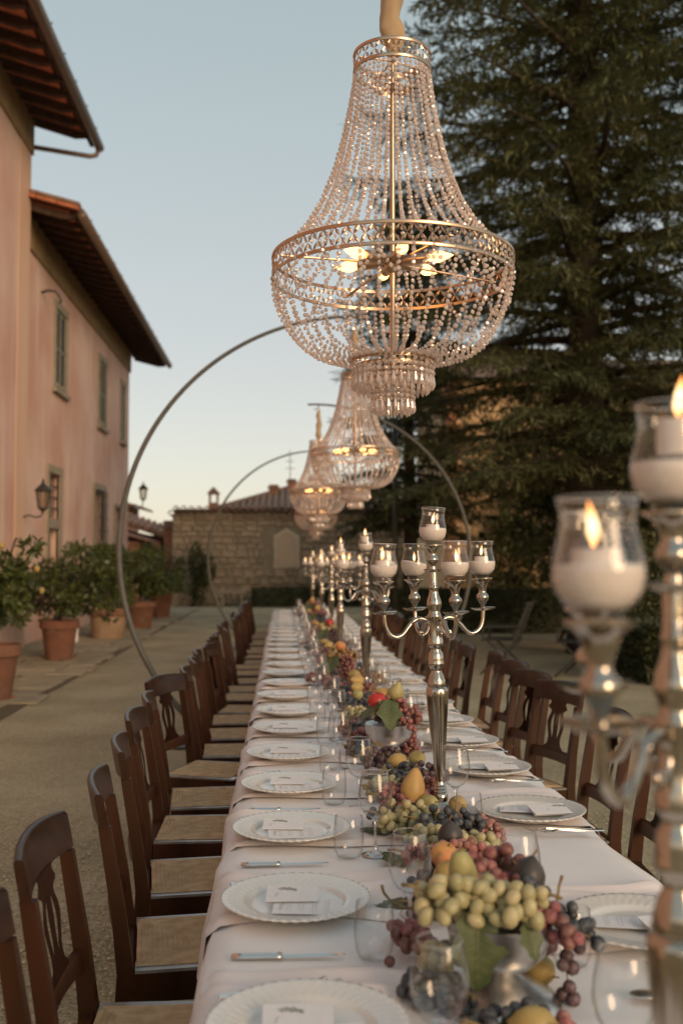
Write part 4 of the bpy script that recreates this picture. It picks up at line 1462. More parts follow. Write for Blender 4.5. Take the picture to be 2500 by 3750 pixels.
# ------------------------------------------------------------------ place settings
def plate_mesh():
    fl = 46
    def mod(r, z, a):
        if r > .112:
            q = (r-.112)/.053
            z += .0016*math.sin(fl*(a+.9*q))*min(1, 3*q)*(1 if r < .1655 else .6)
            if r > .16: r += .0012*math.sin(fl*(a+.9*q))
        return r, z
    prof = [(.0, .010), (.06, .0098), (.095, .0105), (.103, .0125), (.110, .0170), (.113, .0185), (.121, .0200), (.131, .0218), (.142, .0238), (.153, .0258), (.162, .0274), (.1655, .0272),
            (.164, .0245), (.13, .0165), (.10, .004), (.095, .0012), (0, .0012)]
    g = G(); g.lathe(prof, 184, mod, cap=False)
    return g.mesh('charger_plate', M['china'], True)
PLATE = plate_mesh()
def text_mesh(body, size, m, name):
    cu = bpy.data.curves.new('lettering', 'FONT'); cu.body = body; cu.size = size; cu.align_x = 'CENTER'; cu.shear = .25
    o = bpy.data.objects.new('lettering', cu); col.objects.link(o)
    dg = bpy.context.evaluated_depsgraph_get(); dg.update()
    me = bpy.data.meshes.new_from_object(o.evaluated_get(dg))
    bpy.data.objects.remove(o); me.name = name
    me.materials.clear(); me.materials.append(m)
    return me
MENU_TXT = text_mesh('Menu', .017, M['ink'], 'menu_heading')
def sprig_mesh():
    g = G(); r_ = random.Random(4)
    for k in range(15):
        u = k/14
        x, y = -.024+.048*u, .008*math.sin(u*2.6)-.004
        for s in (-1, 1):
            a = s*r_.uniform(.5, 1.2)+.1
            L_ = r_.uniform(.005, .011); w = .0022
            dx, dy = math.cos(a), math.sin(a)
            g.add([(x, y, 0), (x+dx*L_*.5-dy*w, y+dy*L_*.5+dx*w, 0), (x+dx*L_, y+dy*L_, 0), (x+dx*L_*.5+dy*w, y+dy*L_*.5-dx*w, 0)], [(0,3,2,1)])
    return g.mesh('sprig', M['sprig'])
SPRIG = sprig_mesh()
def lines_mesh():
    """rows of tiny print too small to read"""
    g = G(); r_ = random.Random(8)
    for k, x in enumerate((-.050, -.043, -.024, -.016, .006, .013, .032, .039)):
        y = -r_.uniform(.022, .034)
        while y < .03:
            l = r_.uniform(.003, .008)
            g.add([(x, y, 0), (x+.0013, y, 0), (x+.0013, y+l, 0), (x, y+l, 0)], [(0,1,2,3)])
            y += l+.0016
    return g.mesh('menu_lines', M['ink'])
LINES = lines_mesh()
def curved_card(L_, W_c, bend, lift, name):
    g = G(); N = 8
    for k in range(N+1):
        x = -L_/2+L_*k/N; q = (2*k/N-1)
        z = lift*q*q*bend
        for y in (-W_c/2, W_c/2): g.v.append((x, y, z)); g.v.append((x, y, z+.0006))
    for k in range(N):
        b = k*4
        g.f += [(b, b+2, b+6, b+4), (b+1, b+5, b+7, b+3), (b, b+4, b+5, b+1), (b+2, b+3, b+7, b+6)]
    g.f += [(0, 1, 3, 2), (N*4, N*4+2, N*4+3, N*4+1)]
    return g.mesh(name, M['paper'])
MENU = curved_card(.150, .078, 1, .0005, 'menu_card')
def tent_mesh():
    g = G(); w, d, h = .115, .040, .020   # a low folded card, fold along the far edge
    for k in range(2):
        x = -w/2+w*k
        g.v += [(x, -d, .0), (x, d*.9, h*.55), (x, d*.9+.0006, h*.55+.0006), (x, -d, .0012)]
    g.f += [(0,4,5,1), (3,2,6,7), (0,1,2,3), (4,7,6,5), (0,3,7,4), (1,5,6,2)]
    g.add([(-w/2, -d*.8, -.006), (w/2, -d*.8, -.006), (w/2, d*.9, h*.55-.0015), (-w/2, d*.9, h*.55-.0015)], [(0,1,2,3)])
    return g.mesh('place_card', M['paper'])
TENT = tent_mesh()

NAPS = []
def napkin_mesh(seed):
    """soft napkin lying from under the plate towards the next setting and over the table edge (left side, edge at local x = 0)"""
    g = G(); nx_, ny2 = 34, 26
    for i in range(nx_+1):
        u = i/nx_                                   # 0 outer hem .. 1 inner end
        s = -.30+.76*u                              # distance from the table edge (negative: hanging)
        for j in range(ny2+1):
            v = j/ny2
            y = -.13+.44*v
            wid = 1+.30*noise.noise((s*2.6, seed, 1))-.10*u
            yy = .09+(y-.09)*wid + .075*noise.noise((s*3.2+seed, v*1.6, 2.2))
            f = .5+.5*noise.noise((s*2.2+seed*3, v*7.5, 1.7))
            fold = .0035+.011*max(0, f-.35)*(1-.4*abs(v-.5))
            fold += .010*math.exp(-((v-.93-.05*math.sin(s*9+seed))/.05)**2)+.007*math.exp(-((v-.10)/.05)**2)
            fold += .010*math.exp(-((v-.70-.12*noise.noise((s*3, seed, 7)))/.045)**2)
            if s >= 0:
                x, z = s, fold
                e = s/.04
                if e < 1: z -= .012*(1-e)**2
                z += .008*math.exp(-((s-.03)/.05)**2)*max(0, f-.3)
            else:
                q = -s
                x = -.010-.006*min(1, q*10)-fold*.7-.05*q
                z = -.008-q
            if s >= 0:
                ed = min(1, min(v, 1-v, (1-u)*1.4)/.10)
                z = .0030+(z-.0030)*(.15+.85*ed*ed*(3-2*ed))
                x += .03*noise.noise((v*3, seed, 9))*u
            g.v.append((x, yy, z))
    for i in range(nx_):
        for j in range(ny2):
            a = i*(ny2+1)+j
            g.f.append((a, a+ny2+1, a+ny2+2, a+1))
    return g.mesh('napkin', M['napkin'], True)
NAPS = [napkin_mesh(s) for s in (1.3, 4.7, 8.1, 12.9, 17.2, 23.6)]

def knife_meshes():
    g = G()
    g.lathe([(.0, 0), (.005, .002), (.0058, .03), (.0052, .085), (.0065, .096), (.004, .1005), (.0, .101)], 10, mtx=Matrix.Rotation(PI/2, 4, 'Y') @ Matrix.Diagonal((1.0, 1.75, 1, 1)))
    h = g.mesh('knife_handle', M['cutlery'], True)
    g = G(); N = 10
    for k in range(N+1):
        u = k/N; x = .099+.125*u
        w = .0085*(1-u**4)*(.75+.25*u) ; yo = .003*u*u
        g.v += [(x, -w+yo, .0006), (x, w*.8+yo, .0015), (x, w*.8+yo, .0030), (x, -w+yo, .0012)]
    for k in range(N):
        b = 4*k
        for q in range(4): g.f.append((b+q, b+4+q, b+4+(q+1) % 4, b+(q+1) % 4))
    g.f += [(3,2,1,0), (4*N, 4*N+1, 4*N+2, 4*N+3)]
    return h, g.mesh('knife_blade', M['cutlery'])
KH, KB = knife_meshes()
def fork_meshes(spoon=False):
    g = G(); N = 9
    for k in range(N+1):
        u = k/N; x = .135*u
        w = .0062*(1-u)**.6+.0024; z = .004+.006*u**2
        g.v += [(x, -w, z), (x, w, z), (x, w*.8, z+.0032), (x, -w*.8, z+.0032)]
    for k in range(N):
        b = 4*k
        for q in range(4): g.f.append((b+q, b+4+q, b+4+(q+1) % 4, b+(q+1) % 4))
    g.f += [(3,2,1,0), (4*N, 4*N+1, 4*N+2, 4*N+3)]
    h = g.mesh('fork_handle', M['cutlery'], angle=40)
    g = G()
    if not spoon:
        pts = [(.134, .010, .0026), (.145, .0075, .010), (.153, .0055, .0115)]
        for a, b in zip(pts, pts[1:]):
            g.add([(a[0], -a[2], a[1]), (a[0], a[2], a[1]), (b[0], b[2], b[1]), (b[0], -b[2], b[1]), (a[0], -a[2], a[1]+.002), (a[0], a[2], a[1]+.002), (b[0], b[2], b[1]+.002), (b[0], -b[2], b[1]+.002)],
                  [(3,2,1,0),(4,5,6,7),(0,1,5,4),(1,2,6,5),(2,3,7,6),(3,0,4,7)])
        for k in range(4):
            y = -.0098+.0065*k
            g.bar((.153, y, .0065), (.175, y, .0055), .0028, .0018); g.bar((.175, y, .0055), (.197, y, .0120), .0022, .0016)
        hd = g.mesh('fork_head', M['cutlery'])
    else:
        bm_v, bm_f = ICO2
        g.add([(p[0]*.032+.16, p[1]*.020, max(-.35, p[2] if p[2] < 0 else p[2]*.15)*.010+.010) for p in bm_v], bm_f)
        hd = g.mesh('spoon_bowl', M['cutlery'], True)
    return h, hd
FH, FT = fork_meshes()
SH_, ST = fork_meshes(True)

def wine_meshes():
    out = [(.0012, .0955), (.012, .097), (.026, .106), (.037, .122), (.0435, .142), (.0445, .156), (.0425, .178), (.038, .200), (.0345, .2165), (.0340, .2175)]
    g = G(); g.lathe(out, 40, cap=False)
    bowl = g.mesh('glass_bowl', M['glass'], True)
    g = G(); g.lathe([(.0, .001), (.036, .0008), (.0365, .0022), (.020, .0045), (.008, .010), (.0042, .022), (.0036, .055), (.0042, .083), (.009, .0935), (.014, .0975)], 28, cap=False)
    st = g.mesh('glass_stem', M['stemglass'], True)
    g = G(); g.tube([(.0342*math.cos(a), .0342*math.sin(a), .2175) for a in [2*PI*k/36 for k in range(36)]], .0006, 6, closed=True)
    rim = g.mesh('glass_rim', M['rim'], True)
    return bowl, st, rim
WB, WS, WR = wine_meshes()
def tumbler_mesh():
    g = G()
    g.lathe([(.0, .0012), (.024, .0012), (.030, .004), (.036, .018), (.0395, .045), (.0385, .075), (.0355, .108), (.0349, .1086)], 36, cap=False)
    return g.mesh('tumbler', M['glass'], True)
TUM = tumbler_mesh()

wine0 = thing('wine_glass', 'x', 'wine glass', (0, -50, 0), 0, 'wine glasses')
put('bowl', WB, wine0); put('stem', WS, wine0); put('rim', WR, wine0)
knife0 = thing('knife', 'x', 'knife', (0, -50, 0), 0, 'table knives')
put('handle', KH, knife0, (0, 0, .006)); put('blade', KB, knife0, (0, 0, .0035))
fork0 = thing('fork', 'x', 'fork', (0, -50, 0), 0, 'table forks')
put('handle', FH, fork0); put('head', FT, fork0)
spoon0 = thing('spoon', 'x', 'spoon', (0, -50, 0), 0, 'table spoons')
put('handle', SH_, spoon0); put('bowl', ST, spoon0)
_used = set()
def place(proto, loc, rz, label):
    if proto.name not in _used:
        _used.add(proto.name)
        proto.location = loc; proto.rotation_euler = (0, 0, rz); proto['label'] = label
        return proto
    return dup(proto, loc, rz, label)

def setting(side, i, py, px, wine=None, tum=None, forks=True, knife=True, jit=True):
    sd_ = 'left' if side < 0 else 'right'
    o_ = nth(i+1)
    far = py > 9
    r_ = random.Random(i*7+(0 if side < 0 else 1000))
    rot = 0 if side < 0 else PI
    ex = TX0+.0 if side < 0 else TX1
    px += r_.uniform(-.010, .010); py += r_.uniform(-.018, .018) if i > 3 else 0
    # napkin
    nm = put('napkin', NAPS[r_.randrange(6)], None, (ex, py+.015 if side < 0 else py+.05, TZ), (0, 0, rot+r_.uniform(-.05, .05)), (1, 1 if side < 0 else -1, 1))
    if side > 0: nm.scale = (1, -1, 1)
    tag(nm, 'blush linen napkin hanging over the table edge at the %s plate on the %s' % (o_, sd_), 'napkin', 'blush napkins')
    pl = put('charger_plate', PLATE, None, (px, py, TZ+.0085), (0, 0, r_.uniform(0, 6)))
    tag(pl, 'white fluted charger plate, %s from the near end on the %s side' % (o_, sd_), 'plate', 'white charger plates')
    zc = TZ+.0085+.0112
    jx, ja = r_.uniform(-.012, .012), r_.uniform(-.13, .13)
    m_ = put('menu_card', MENU, None, (px+jx+(.018 if side < 0 else -.018), py-.045+(0 if side < 0 else .055), zc+.006), (.10 if side < 0 else -.04, 0, ja+(0 if side < 0 else -.10)))
    tag(m_, 'printed menu card lying on the %s plate of the %s row' % (o_, sd_), 'menu card', 'menu cards')
    if not far:
        put('printed_lines', LINES, m_, (0.005, 0, .0014), (0, 0, 0))
        put('heading', MENU_TXT, m_, (-.062, 0, .0014), (0, 0, PI/2 if side > 0 else -PI/2))
    p_ = put('place_card', TENT, None, (px-.015+jx if side < 0 else px+.05, py+.010 if side < 0 else py-.03, zc+.012), (0, 0, -.04+r_.uniform(-.05, .05)+(0 if side < 0 else .18)))
    tag(p_, 'folded white place card with a leaf sprig on the %s plate of the %s row' % (o_, sd_), 'place card', 'place cards')
    if not far:
        put('sprig', SPRIG, p_, (-.018 if side < 0 else .03, .016, .0092), (.15, 0, -.2))
        g_ = put('name', NAME_TXT, p_, (-.038 if side < 0 else -.01, -.008, .0060), (.15, 0, PI/2*(-1)))
    wx, wy = wine if wine else (px+.205*(1 if side < 0 else -1)+r_.uniform(-.02, .02), py-.19*(1 if side < 0 else -.2)+r_.uniform(-.02, .02))
    place(wine0, (wx, wy, TZ), r_.uniform(0, 6), 'empty wine glass standing by the %s plate on the %s side' % (o_, sd_))
    tx, ty = tum if tum else (px+.145*(1 if side < 0 else -1)+r_.uniform(-.02, .02), py-.29*(1 if side < 0 else .4)+r_.uniform(-.03, .02))
    t_ = put('tumbler', TUM, None, (tx, ty, TZ+.001), (0, 0, r_.uniform(0, 6)))
    tag(t_, 'clear water tumbler standing by the %s plate on the %s side' % (o_, sd_), 'tumbler', 'water tumblers')
    if knife:
        kx, ky = (px-.13, py-.272) if side < 0 else (px+.14, py+.235)
        place(knife0, (kx, ky, TZ+.001), rot+.03+r_.uniform(-.03, .03), 'steel dinner knife beside the %s plate on the %s side' % (o_, sd_))
    if forks:
        fx, fy = (px-.120, py+.122) if side < 0 else (px+.13, py-.185)
        place(fork0, (fx, fy, TZ+.013), rot+(.34 if side < 0 else .1)+r_.uniform(-.03, .03), 'outer steel fork beside the %s plate on the %s side' % (o_, sd_))
        place(fork0, (fx-.03*(1 if side < 0 else -1), fy+.018*(1 if side < 0 else -1), TZ+.013), rot+(.30 if side < 0 else .06)+r_.uniform(-.03, .03), 'inner steel fork beside the %s plate on the %s side' % (o_, sd_))
NAME_TXT = text_mesh('Menu', .011, M['ink'], 'card_lettering')
ly = [1.69]+[1.765+.578*i for i in range(1, 25)]
lw = {1: ((.262, 2.13), (.180, 2.035)), 2: ((.246, 2.74), (.174, 2.72)), 0: ((.232, 1.53), (.19, 1.42)), 3: ((.242, 3.26), (.165, 3.31))}
for i, y in enumerate(ly):
    w, tmb = lw.get(i, (None, None))
    setting(-1, i, y+(.0 if i != 1 else -.03), .035-.001*i if i < 10 else .025, w, tmb, forks=i < 16, knife=i < 16)
ry = [2.12, 3.09, 3.74, 4.30, 4.86]
while ry[-1] < 15.3: ry.append(ry[-1]+.570)
rw = {0: ((.487, 1.47), (.60, 1.2)), 1: ((.487, 2.12), (.555, 1.98)), 2: ((.52, 3.10), (.535, 2.96))}
for i, y in enumerate(ry):
    w, tmb = rw.get(i, (None, None))
    setting(1, i, y, .738, w, tmb, forks=i < 12, knife=i < 12 and i != 0)
place(spoon0, (.80, 1.82, TZ+.004), PI+.05, 'steel spoon on the white cloth by the nearest right plate')
# ------------------------------------------------------------------ candelabras
def zc(y): return 1.525+(257-.51*y)*.000845-.75       # profile rows measured up the stem, metres over the cloth
def cand_profile():
    pr_ = [(.001, .0), (.062, .0), (.064, .006), (.058, .010), (.045, .016), (.030, .026), (.020, .040)]
    rows = [(2230,.0150),(2195,.0205),(2170,.0205),(2150,.0160),(2142,.0185),(2128,.0150),(2120,.0175),(2105,.0140),(2098,.0170),(2082,.0132),(2060,.0138),
            (2040,.0134),(1980,.0150),(1850,.0185),(1700,.0228),(1560,.0272),(1470,.0297),(1425,.0300),(1408,.0285),
            (1398,.0245),(1388,.0268),(1372,.0240),(1360,.0252),(1340,.0215),(1320,.0200),(1295,.0150),(1280,.0138),(1262,.0178),(1245,.0222),(1232,.0228),(1222,.0215),(1205,.0226),(1180,.0205),(1160,.0200),
            (1140,.0145),(1122,.0150),(1108,.0210),(1096,.0226),(1084,.0215),(1070,.0218),(1050,.0195),(1000,.0182),(960,.0178),(915,.0180),(900,.0205),(888,.0195),(870,.0160),(850,.0165),(825,.0205),(805,.0212),(780,.0190),(740,.0135),(705,.0118),(696,.0136),(686,.0136),(678,.0118),(640,.0112),(590,.0112),(560,.0100),(540,.0088)]
    return pr_ + [(r*1.12, zc(y)) for y, r in rows]
def cand_mod(r, z, a):
    if zc(2045) < z < zc(1420):
        r *= 1+.045*math.cos(10*a)
    return r, z
def socket_geo(g, z0, mtx=None):
    """small vase, from the drip pan up to the rim that takes the glass cup"""
    g.lathe([(.0075, z0), (.0070, z0+.010), (.0105, z0+.018), (.0185, z0+.030), (.0198, z0+.036), (.0180, z0+.043), (.0120, z0+.050), (.0115, z0+.056), (.0155, z0+.072), (.0200, z0+.084), (.0300, z0+.092), (.0340, z0+.0945), (.0340, z0+.0970), (.0180, z0+.0960), (.001, z0+.0955)], 24, mtx=mtx, cap=False)
def pan_geo(g, z0, r, mtx=None):
    g.lathe([(.001, z0-.002), (.010, z0-.002), (r*.7, z0+.000), (r, z0+.006), (r*1.01, z0+.0085), (r*.9, z0+.0068), (r*.6, z0+.0045), (.006, z0+.004)], 28, mtx=mtx, cap=False)

gcol = G(); gcol.lathe(cand_profile(), 40, cand_mod)
COLUMN = gcol.mesh('candelabra_column', M['silver'], angle=60)
arm_path = [(.050, 1022), (.040, 1030), (.031, 1018), (.030, 1003), (.038, 998), (.043, 1006)]
main_path = [(.043, 1030), (.030, 1020), (.020, 990), (.0185, 955), (.026, 925), (.042, 908), (.060, 912), (.076, 935), (.092, 980), (.106, 1018), (.124, 1036), (.142, 1024), (.156, 990), (.163, 945), (.165, 895), (.165, 868)]
def smooth_path(p, n=3):
    for _ in range(n-1):
        q = [p[0]]
        for a, b in zip(p, p[1:]):
            q.append((a[0]*.75+b[0]*.25, a[1]*.75+b[1]*.25)); q.append((a[0]*.25+b[0]*.75, a[1]*.25+b[1]*.75))
        q.append(p[-1]); p = q
    return p
g = G()
sp_ = smooth_path(main_path)
g.tube([(d, 0, zc(y)) for d, y in sp_], [.0060+.0012*math.sin(k/len(sp_)*PI) for k in range(len(sp_))], 8)
g.tube([(.043, 0, zc(1030)), (.052, 0, zc(1020)), (.050, 0, zc(1004)), (.042, 0, zc(1004)), (.041, 0, zc(1014))], [.006, .0055, .005, .0045, .006], 7)
g.box(.0730, .0790, -.0085, .0085, zc(942), zc(922))
ARM = g.mesh('candelabra_arm', M['silver'], True)
PZ = zc(868)
g = G(); pan_geo(g, PZ, .0400); PAN = g.mesh('drip_pan', M['silver'], angle=50)
g = G(); socket_geo(g, PZ+.004); SOCK = g.mesh('candle_socket', M['silver'], angle=50)
CUPZ_ARM = PZ+.004+.0972
TPZ = zc(578)
g = G(); pan_geo(g, TPZ, .0290); TPAN = g.mesh('top_drip_pan', M['silver'], angle=50)
TSZ = zc(545)
g = G()
g.lathe([(.0085, TSZ), (.0080, TSZ+.006), (.0130, TSZ+.012), (.0185, TSZ+.020), (.0190, TSZ+.025), (.0160, TSZ+.032), (.0120, TSZ+.038), (.0125, TSZ+.044), (.0180, TSZ+.056), (.0225, TSZ+.062), (.0330, TSZ+.067), (.0330, TSZ+.0695), (.016, TSZ+.0690), (.001, TSZ+.0685)], 24, cap=False)
TSOCK = g.mesh('top_candle_socket', M['silver'], angle=50)
CUPZ_TOP = TSZ+.0697

def make_cand(loc, rz, label):
    t = thing('candelabra', label, 'candelabra', loc, rz, 'silver candelabras along the table')
    put('column', COLUMN, t)
    for k in range(4):
        a = put('arm', ARM, t, (0, 0, 0), (0, 0, k*PI/2))
        put('drip_pan', PAN, a, (.165, 0, 0)); put('candle_socket', SOCK, a, (.165, 0, 0))
    tp = put('top_socket', TSOCK, t)
    put('drip_pan', TPAN, tp)
    return t
# glass cup with sand and candle (a thing that stands on the candelabra)
gl = G()
gl.lathe([(.001, .006), (.016, .004), (.019, .0), (.022, .001), (.020, .006), (.031, .014), (.0400, .026), (.0435, .040), (.0425, .055), (.0380, .073), (.0348, .089), (.0350, .100), (.0380, .114), (.0375, .1144)], 36, cap=False)
CUP = gl.mesh('cup_glass', M['cupglass'], True)
g = G(); g.tube([(.0378*math.cos(2*PI*k/32), .0378*math.sin(2*PI*k/32), .1144) for k in range(32)], .0008, 5, closed=True)
CUPRIM = g.mesh('cup_rim', M['rim'], True)
def sand_mesh(h, tilt):
    g = G()
    def mod(r, z, a):
        if z > h*.9: z += tilt*r*math.cos(a)
        return r, z
    g.lathe([(.001, .0095), (.018, .0095), (.029, .0155), (.0385, .027), (.0418, .040), (.0416, h-.003), (.0405, h), (.024, h+.001), (.001, h+.001)], 26, mod, cap=False)
    return g.mesh('cup_sand', M['sand'], True)
SANDS = [sand_mesh(.052, .0), sand_mesh(.055, .16), sand_mesh(.049, -.14)]
g = G(); g.lathe([(.0, .030), (.0215, .030), (.0215, .0655), (.0203, .0672), (.012, .0652), (.0, .0648)], 22, cap=False)
CANDLE = g.mesh('candle', M['wax'], angle=50)
g = G(); g.tube([(0, 0, .064), (.0005, 0, .070), (.0015, 0, .0745)], .0007, 5); WICK = g.mesh('candle_wick', M['iron'])
def flame_mesh(h, lean):
    g = G()
    prof = [(.0, 0), (.0022, h*.05), (.0040, h*.2), (.0046, h*.34), (.0040, h*.52), (.0026, h*.72), (.0012, h*.88), (.0, h)]
    g.lathe(prof, 10, cap=False)
    g.v = [(x+lean*(z/h)**2, y, z) for x, y, z in g.v]
    return g.mesh('candle_flame', M['flame'], True)
FLAMES = [flame_mesh(.034, .004), flame_mesh(.030, .0), flame_mesh(.042, -.003)]
cup0 = thing('candle_cup', 'x', 'candle cup', (0, -50, 0), 0, 'glass candle cups on the candelabras')
put('glass', CUP, cup0); put('rim', CUPRIM, cup0); put('sand', SANDS[0], cup0)
c_ = put('candle', CANDLE, cup0); put('wick', WICK, c_); put('flame', FLAMES[0], c_, (.0015, 0, .0700))
def cup(loc, label, k, dz=0.0, fs=1.0, tilt=0.0):
    o = place(cup0, loc, k*1.3, label)
    o.rotation_euler = (tilt, tilt*.6, k*1.3)
    for ch in o.children:
        if ch.name.startswith('sand'): ch.data = SANDS[k % 3]
        if ch.name.startswith('candle'):
            ch.location = (.006*math.cos(k*2.1), .006*math.sin(k*2.1), dz)
            for f in ch.children:
                if f.name.startswith('flame'):
                    f.data = FLAMES[(k*7) % 3]; f.rotation_euler = (0, 0, k*1.9); f.scale = (fs, fs, fs)
    return o
cands = [(.411, 1.06, 0.0, 'nearest silver candelabra, strongly blurred at the right edge'),
         (.487, 3.165, math.radians(14), 'sharp silver candelabra in the middle with a fluted stem and four arms'),
         (.485, 6.0, math.radians(31), 'third silver candelabra from the near end, behind the second fruit bowl'),
         (.475, 8.5, math.radians(8), 'fourth silver candelabra from the near end of the table'),
         (.52, 11.0, math.radians(50), 'fifth silver candelabra from the near end of the table'),
         (.51, 13.5, math.radians(22), 'sixth silver candelabra from the near end of the table'),
         (.46, 15.8, math.radians(40), 'farthest silver candelabra, at the distant end of the table')]
cand0 = None
ck = 0
for i, (x, y, rz, lab) in enumerate(cands):
    if cand0 is None: cand0 = make_cand((x, y, TZ+.001), rz, lab)
    else:
        o = dup(cand0, (x, y, TZ+.001), rz, lab)
        for q_, ch in enumerate([c for c in o.children if c.name.startswith('arm')]): ch.rotation_euler.z = q_*PI/2
    angs = [rz+k*PI/2 for k in range(4)]
    if i == 0:
        angs = [math.radians(d) for d in (28, 104, 225, 305)]
        for ch, a in zip([c for c in cand0.children if c.name.startswith('arm')], angs): ch.rotation_euler.z = a
    tall = i in (0, 2, 3)
    tilt = -.030 if i == 1 else 0.0
    base = Vector((x, y, TZ+.001)); TR = Matrix.Rotation(tilt, 3, 'Y')
    if i == 1: o.rotation_euler = (TR @ Matrix.Rotation(rz, 3, 'Z')).to_euler()
    o = cup(base+TR @ Vector((0, 0, CUPZ_TOP)), 'glass candle cup on top of the %s candelabra from the near end' % nth(i+1), ck+(1 if i == 1 else 0), .030 if tall else -.004, 1.35 if i == 0 else (1.1 if i == 1 else 1.5), .05 if i == 1 else .0); ck += 1
    for k in range(4):
        a = angs[k]
        dirs = ['right', 'far', 'left', 'near'][k]
        o = cup(base+TR @ Vector((.165*math.cos(a), .165*math.sin(a), CUPZ_ARM)), 'glass candle cup on the %s arm of the %s candelabra from the near end' % (dirs, nth(i+1)), ck,
                {0: .0, 1: -.012, 2: -.004, 3: -.018}[k] if i == 1 else (0 if i == 0 else rnd.uniform(-.012, .008)), ({3: 1.2}.get(k, 1.0) if i == 1 else 1.5) if i else 1.25, rnd.uniform(-.02, .02)+tilt*.5); ck += 1

# ------------------------------------------------------------------ chandeliers
def bead_geo():
    g = G(); n_ = 8; R = .0075
    for k in range(n_):
        a = 2*PI*k/n_; g.v.append((R*math.cos(a), 0, R*math.sin(a)))
    for k in range(n_):
        a = 2*PI*(k+.5)/n_; g.v.append((R*.5*math.cos(a), -.0038, R*.5*math.sin(a)))
    for k in range(n_):
        a = 2*PI*(k+.5)/n_; g.v.append((R*.5*math.cos(a), .0038, R*.5*math.sin(a)))
    for k in range(n_):
        k2 = (k+1) % n_
        g.f.append((k, k2, 8+k)); g.f.append((k2, 8+k2, 8+k))
        g.f.append((k2, k, 16+k)); g.f.append((k2, 16+k, 16+k2))
    g.f.append(tuple(8+k for k in range(n_))); g.f.append(tuple(16+k for k in reversed(range(n_))))
    return g
BG = bead_geo()
BEAD = BG.mesh('crystal_bead', M['crystal'])
def drop_geo():
    g = G(); n_ = 6
    rows = [(.0, .0), (.0030, -.003), (.0042, -.010), (.0066, -.028), (.0044, -.036), (.0, -.042)]
    g.lathe(rows, n_, cap=False)
    return g
DG = drop_geo()
DROP_ME = DG.mesh('crystal_drop', M['crystal'])
def resample(pts, step):
    out = []; acc = 0; P = [Vector(p) for p in pts]
    out.append(P[0].copy()); need = step
    for a, b in zip(P, P[1:]):
        L_ = (b-a).length; pos = 0
        while L_-pos >= need:
            pos += need; out.append(a+(b-a)*(pos/L_)); need = step
        need -= L_-pos
    return out
def lattice_ring(R, z0, h, nX, m):
    """openwork band: two beaded hoops joined by crossed petals"""
    g = G()
    for zz in (z0, z0+h):
        g.lathe([(R-.0025, zz-.005), (R+.003, zz-.005), (R+.0042, zz), (R+.003, zz+.005), (R-.0025, zz+.005), (R-.0025, zz-.005)], 72, cap=False)
    hoops = g
    x = G()
    for k in range(nX):
        a0 = 2*PI*k/nX; a1 = 2*PI*(k+1)/nX
        for (s, e) in (((a0, z0+.003), (a1, z0+h-.003)), ((a1, z0+.003), (a0, z0+h-.003))):
            am, zm = (s[0]+e[0])/2, (s[1]+e[1])/2
            for (p, q) in ((s, (am, zm)), ((am, zm), e)):
                a_, b_ = p, q
                def pt(f, off):
                    an_ = a_[0]+(b_[0]-a_[0])*f; zz = a_[1]+(b_[1]-a_[1])*f
                    ta, tz = (b_[1]-a_[1]), -(b_[0]-a_[0])*R
                    l = math.hypot(ta, tz)
                    an2 = an_+ta/l*off/R; z2 = zz+tz/l*off
                    return an2, z2
                vs = []
                for (f, off, rr_) in ((0, 0, 0), (.5, .0056, 0), (1, 0, 0), (.5, -.0056, 0), (.5, 0, .0036), (.5, 0, -.002)):
                    an2, z2 = pt(f, off)
                    vs.append(((R+rr_)*math.cos(an2), (R+rr_)*math.sin(an2), z2))
                x.add(vs, [(0,1,4),(1,2,4),(2,3,4),(3,0,4),(1,0,5),(2,1,5),(3,2,5),(0,3,5)])
    return hoops.mesh('ring_hoops', m, angle=50), x.mesh('ring_lattice', m)
RZ = 2.42                                               # height of the wide ring (bottom edge), local z counts from the ground
CR = random.Random(77)
TOPR = lattice_ring(.122, 3.093, .052, 22, M['brass'])
MIDR = lattice_ring(.380, 2.420, .062, 62, M['brass'])
up_prof = [(.120, 3.092), (.129, 3.035), (.146, 2.943), (.166, 2.852), (.197, 2.746), (.236, 2.650), (.280, 2.575), (.330, 2.515), (.374, 2.482)]
lo_prof = [(.383, 2.418), (.374, 2.352), (.354, 2.301), (.326, 2.251), (.298, 2.214), (.253, 2.182), (.197, 2.166), (.132, 2.162)]
beads = []; drops = []
for s in range(45):
    a = 2*PI*(s+.5)/45+CR.uniform(-.015, .015)
    sag = CR.uniform(-.010, .004)
    pts = resample([((r+sag*math.sin(PI*i/8))*math.cos(a), (r+sag*math.sin(PI*i/8))*math.sin(a), z) for i, (r, z) in enumerate(up_prof)], .0165)
    beads += [(p, a) for p in pts]
for s in range(42):
    a = 2*PI*s/42+CR.uniform(-.03, .03)
    sag = CR.uniform(-.014, .010)
    pts = resample([((r+sag*math.sin(PI*i/7))*math.cos(a), (r+sag*math.sin(PI*i/7))*math.sin(a), z+sag*.5*math.sin(PI*i/7)) for i, (r, z) in enumerate(lo_prof)], .0172)
    beads += [(p, a) for p in pts]
for s in range(14):                                     # swags inside the wide ring
    a0 = 2*PI*s/14; a1 = a0+2*PI/14
    pts = []
    for k in range(9):
        f = k/8; a = a0+(a1-a0)*f
        pts.append((.365*math.cos(a), .365*math.sin(a), 2.418-.085*math.sin(PI*f)))
    beads += [(p, a0) for p in resample(pts, .0172)]
def tier(R, z, n_, rows):
    for s in range(n_):
        a = 2*PI*s/n_
        for k in range(rows):
            beads.append((Vector((R*math.cos(a), R*math.sin(a), z-.0165*k)), a))
        drops.append((Vector((R*math.cos(a), R*math.sin(a), z-.0165*rows+.008)), a))
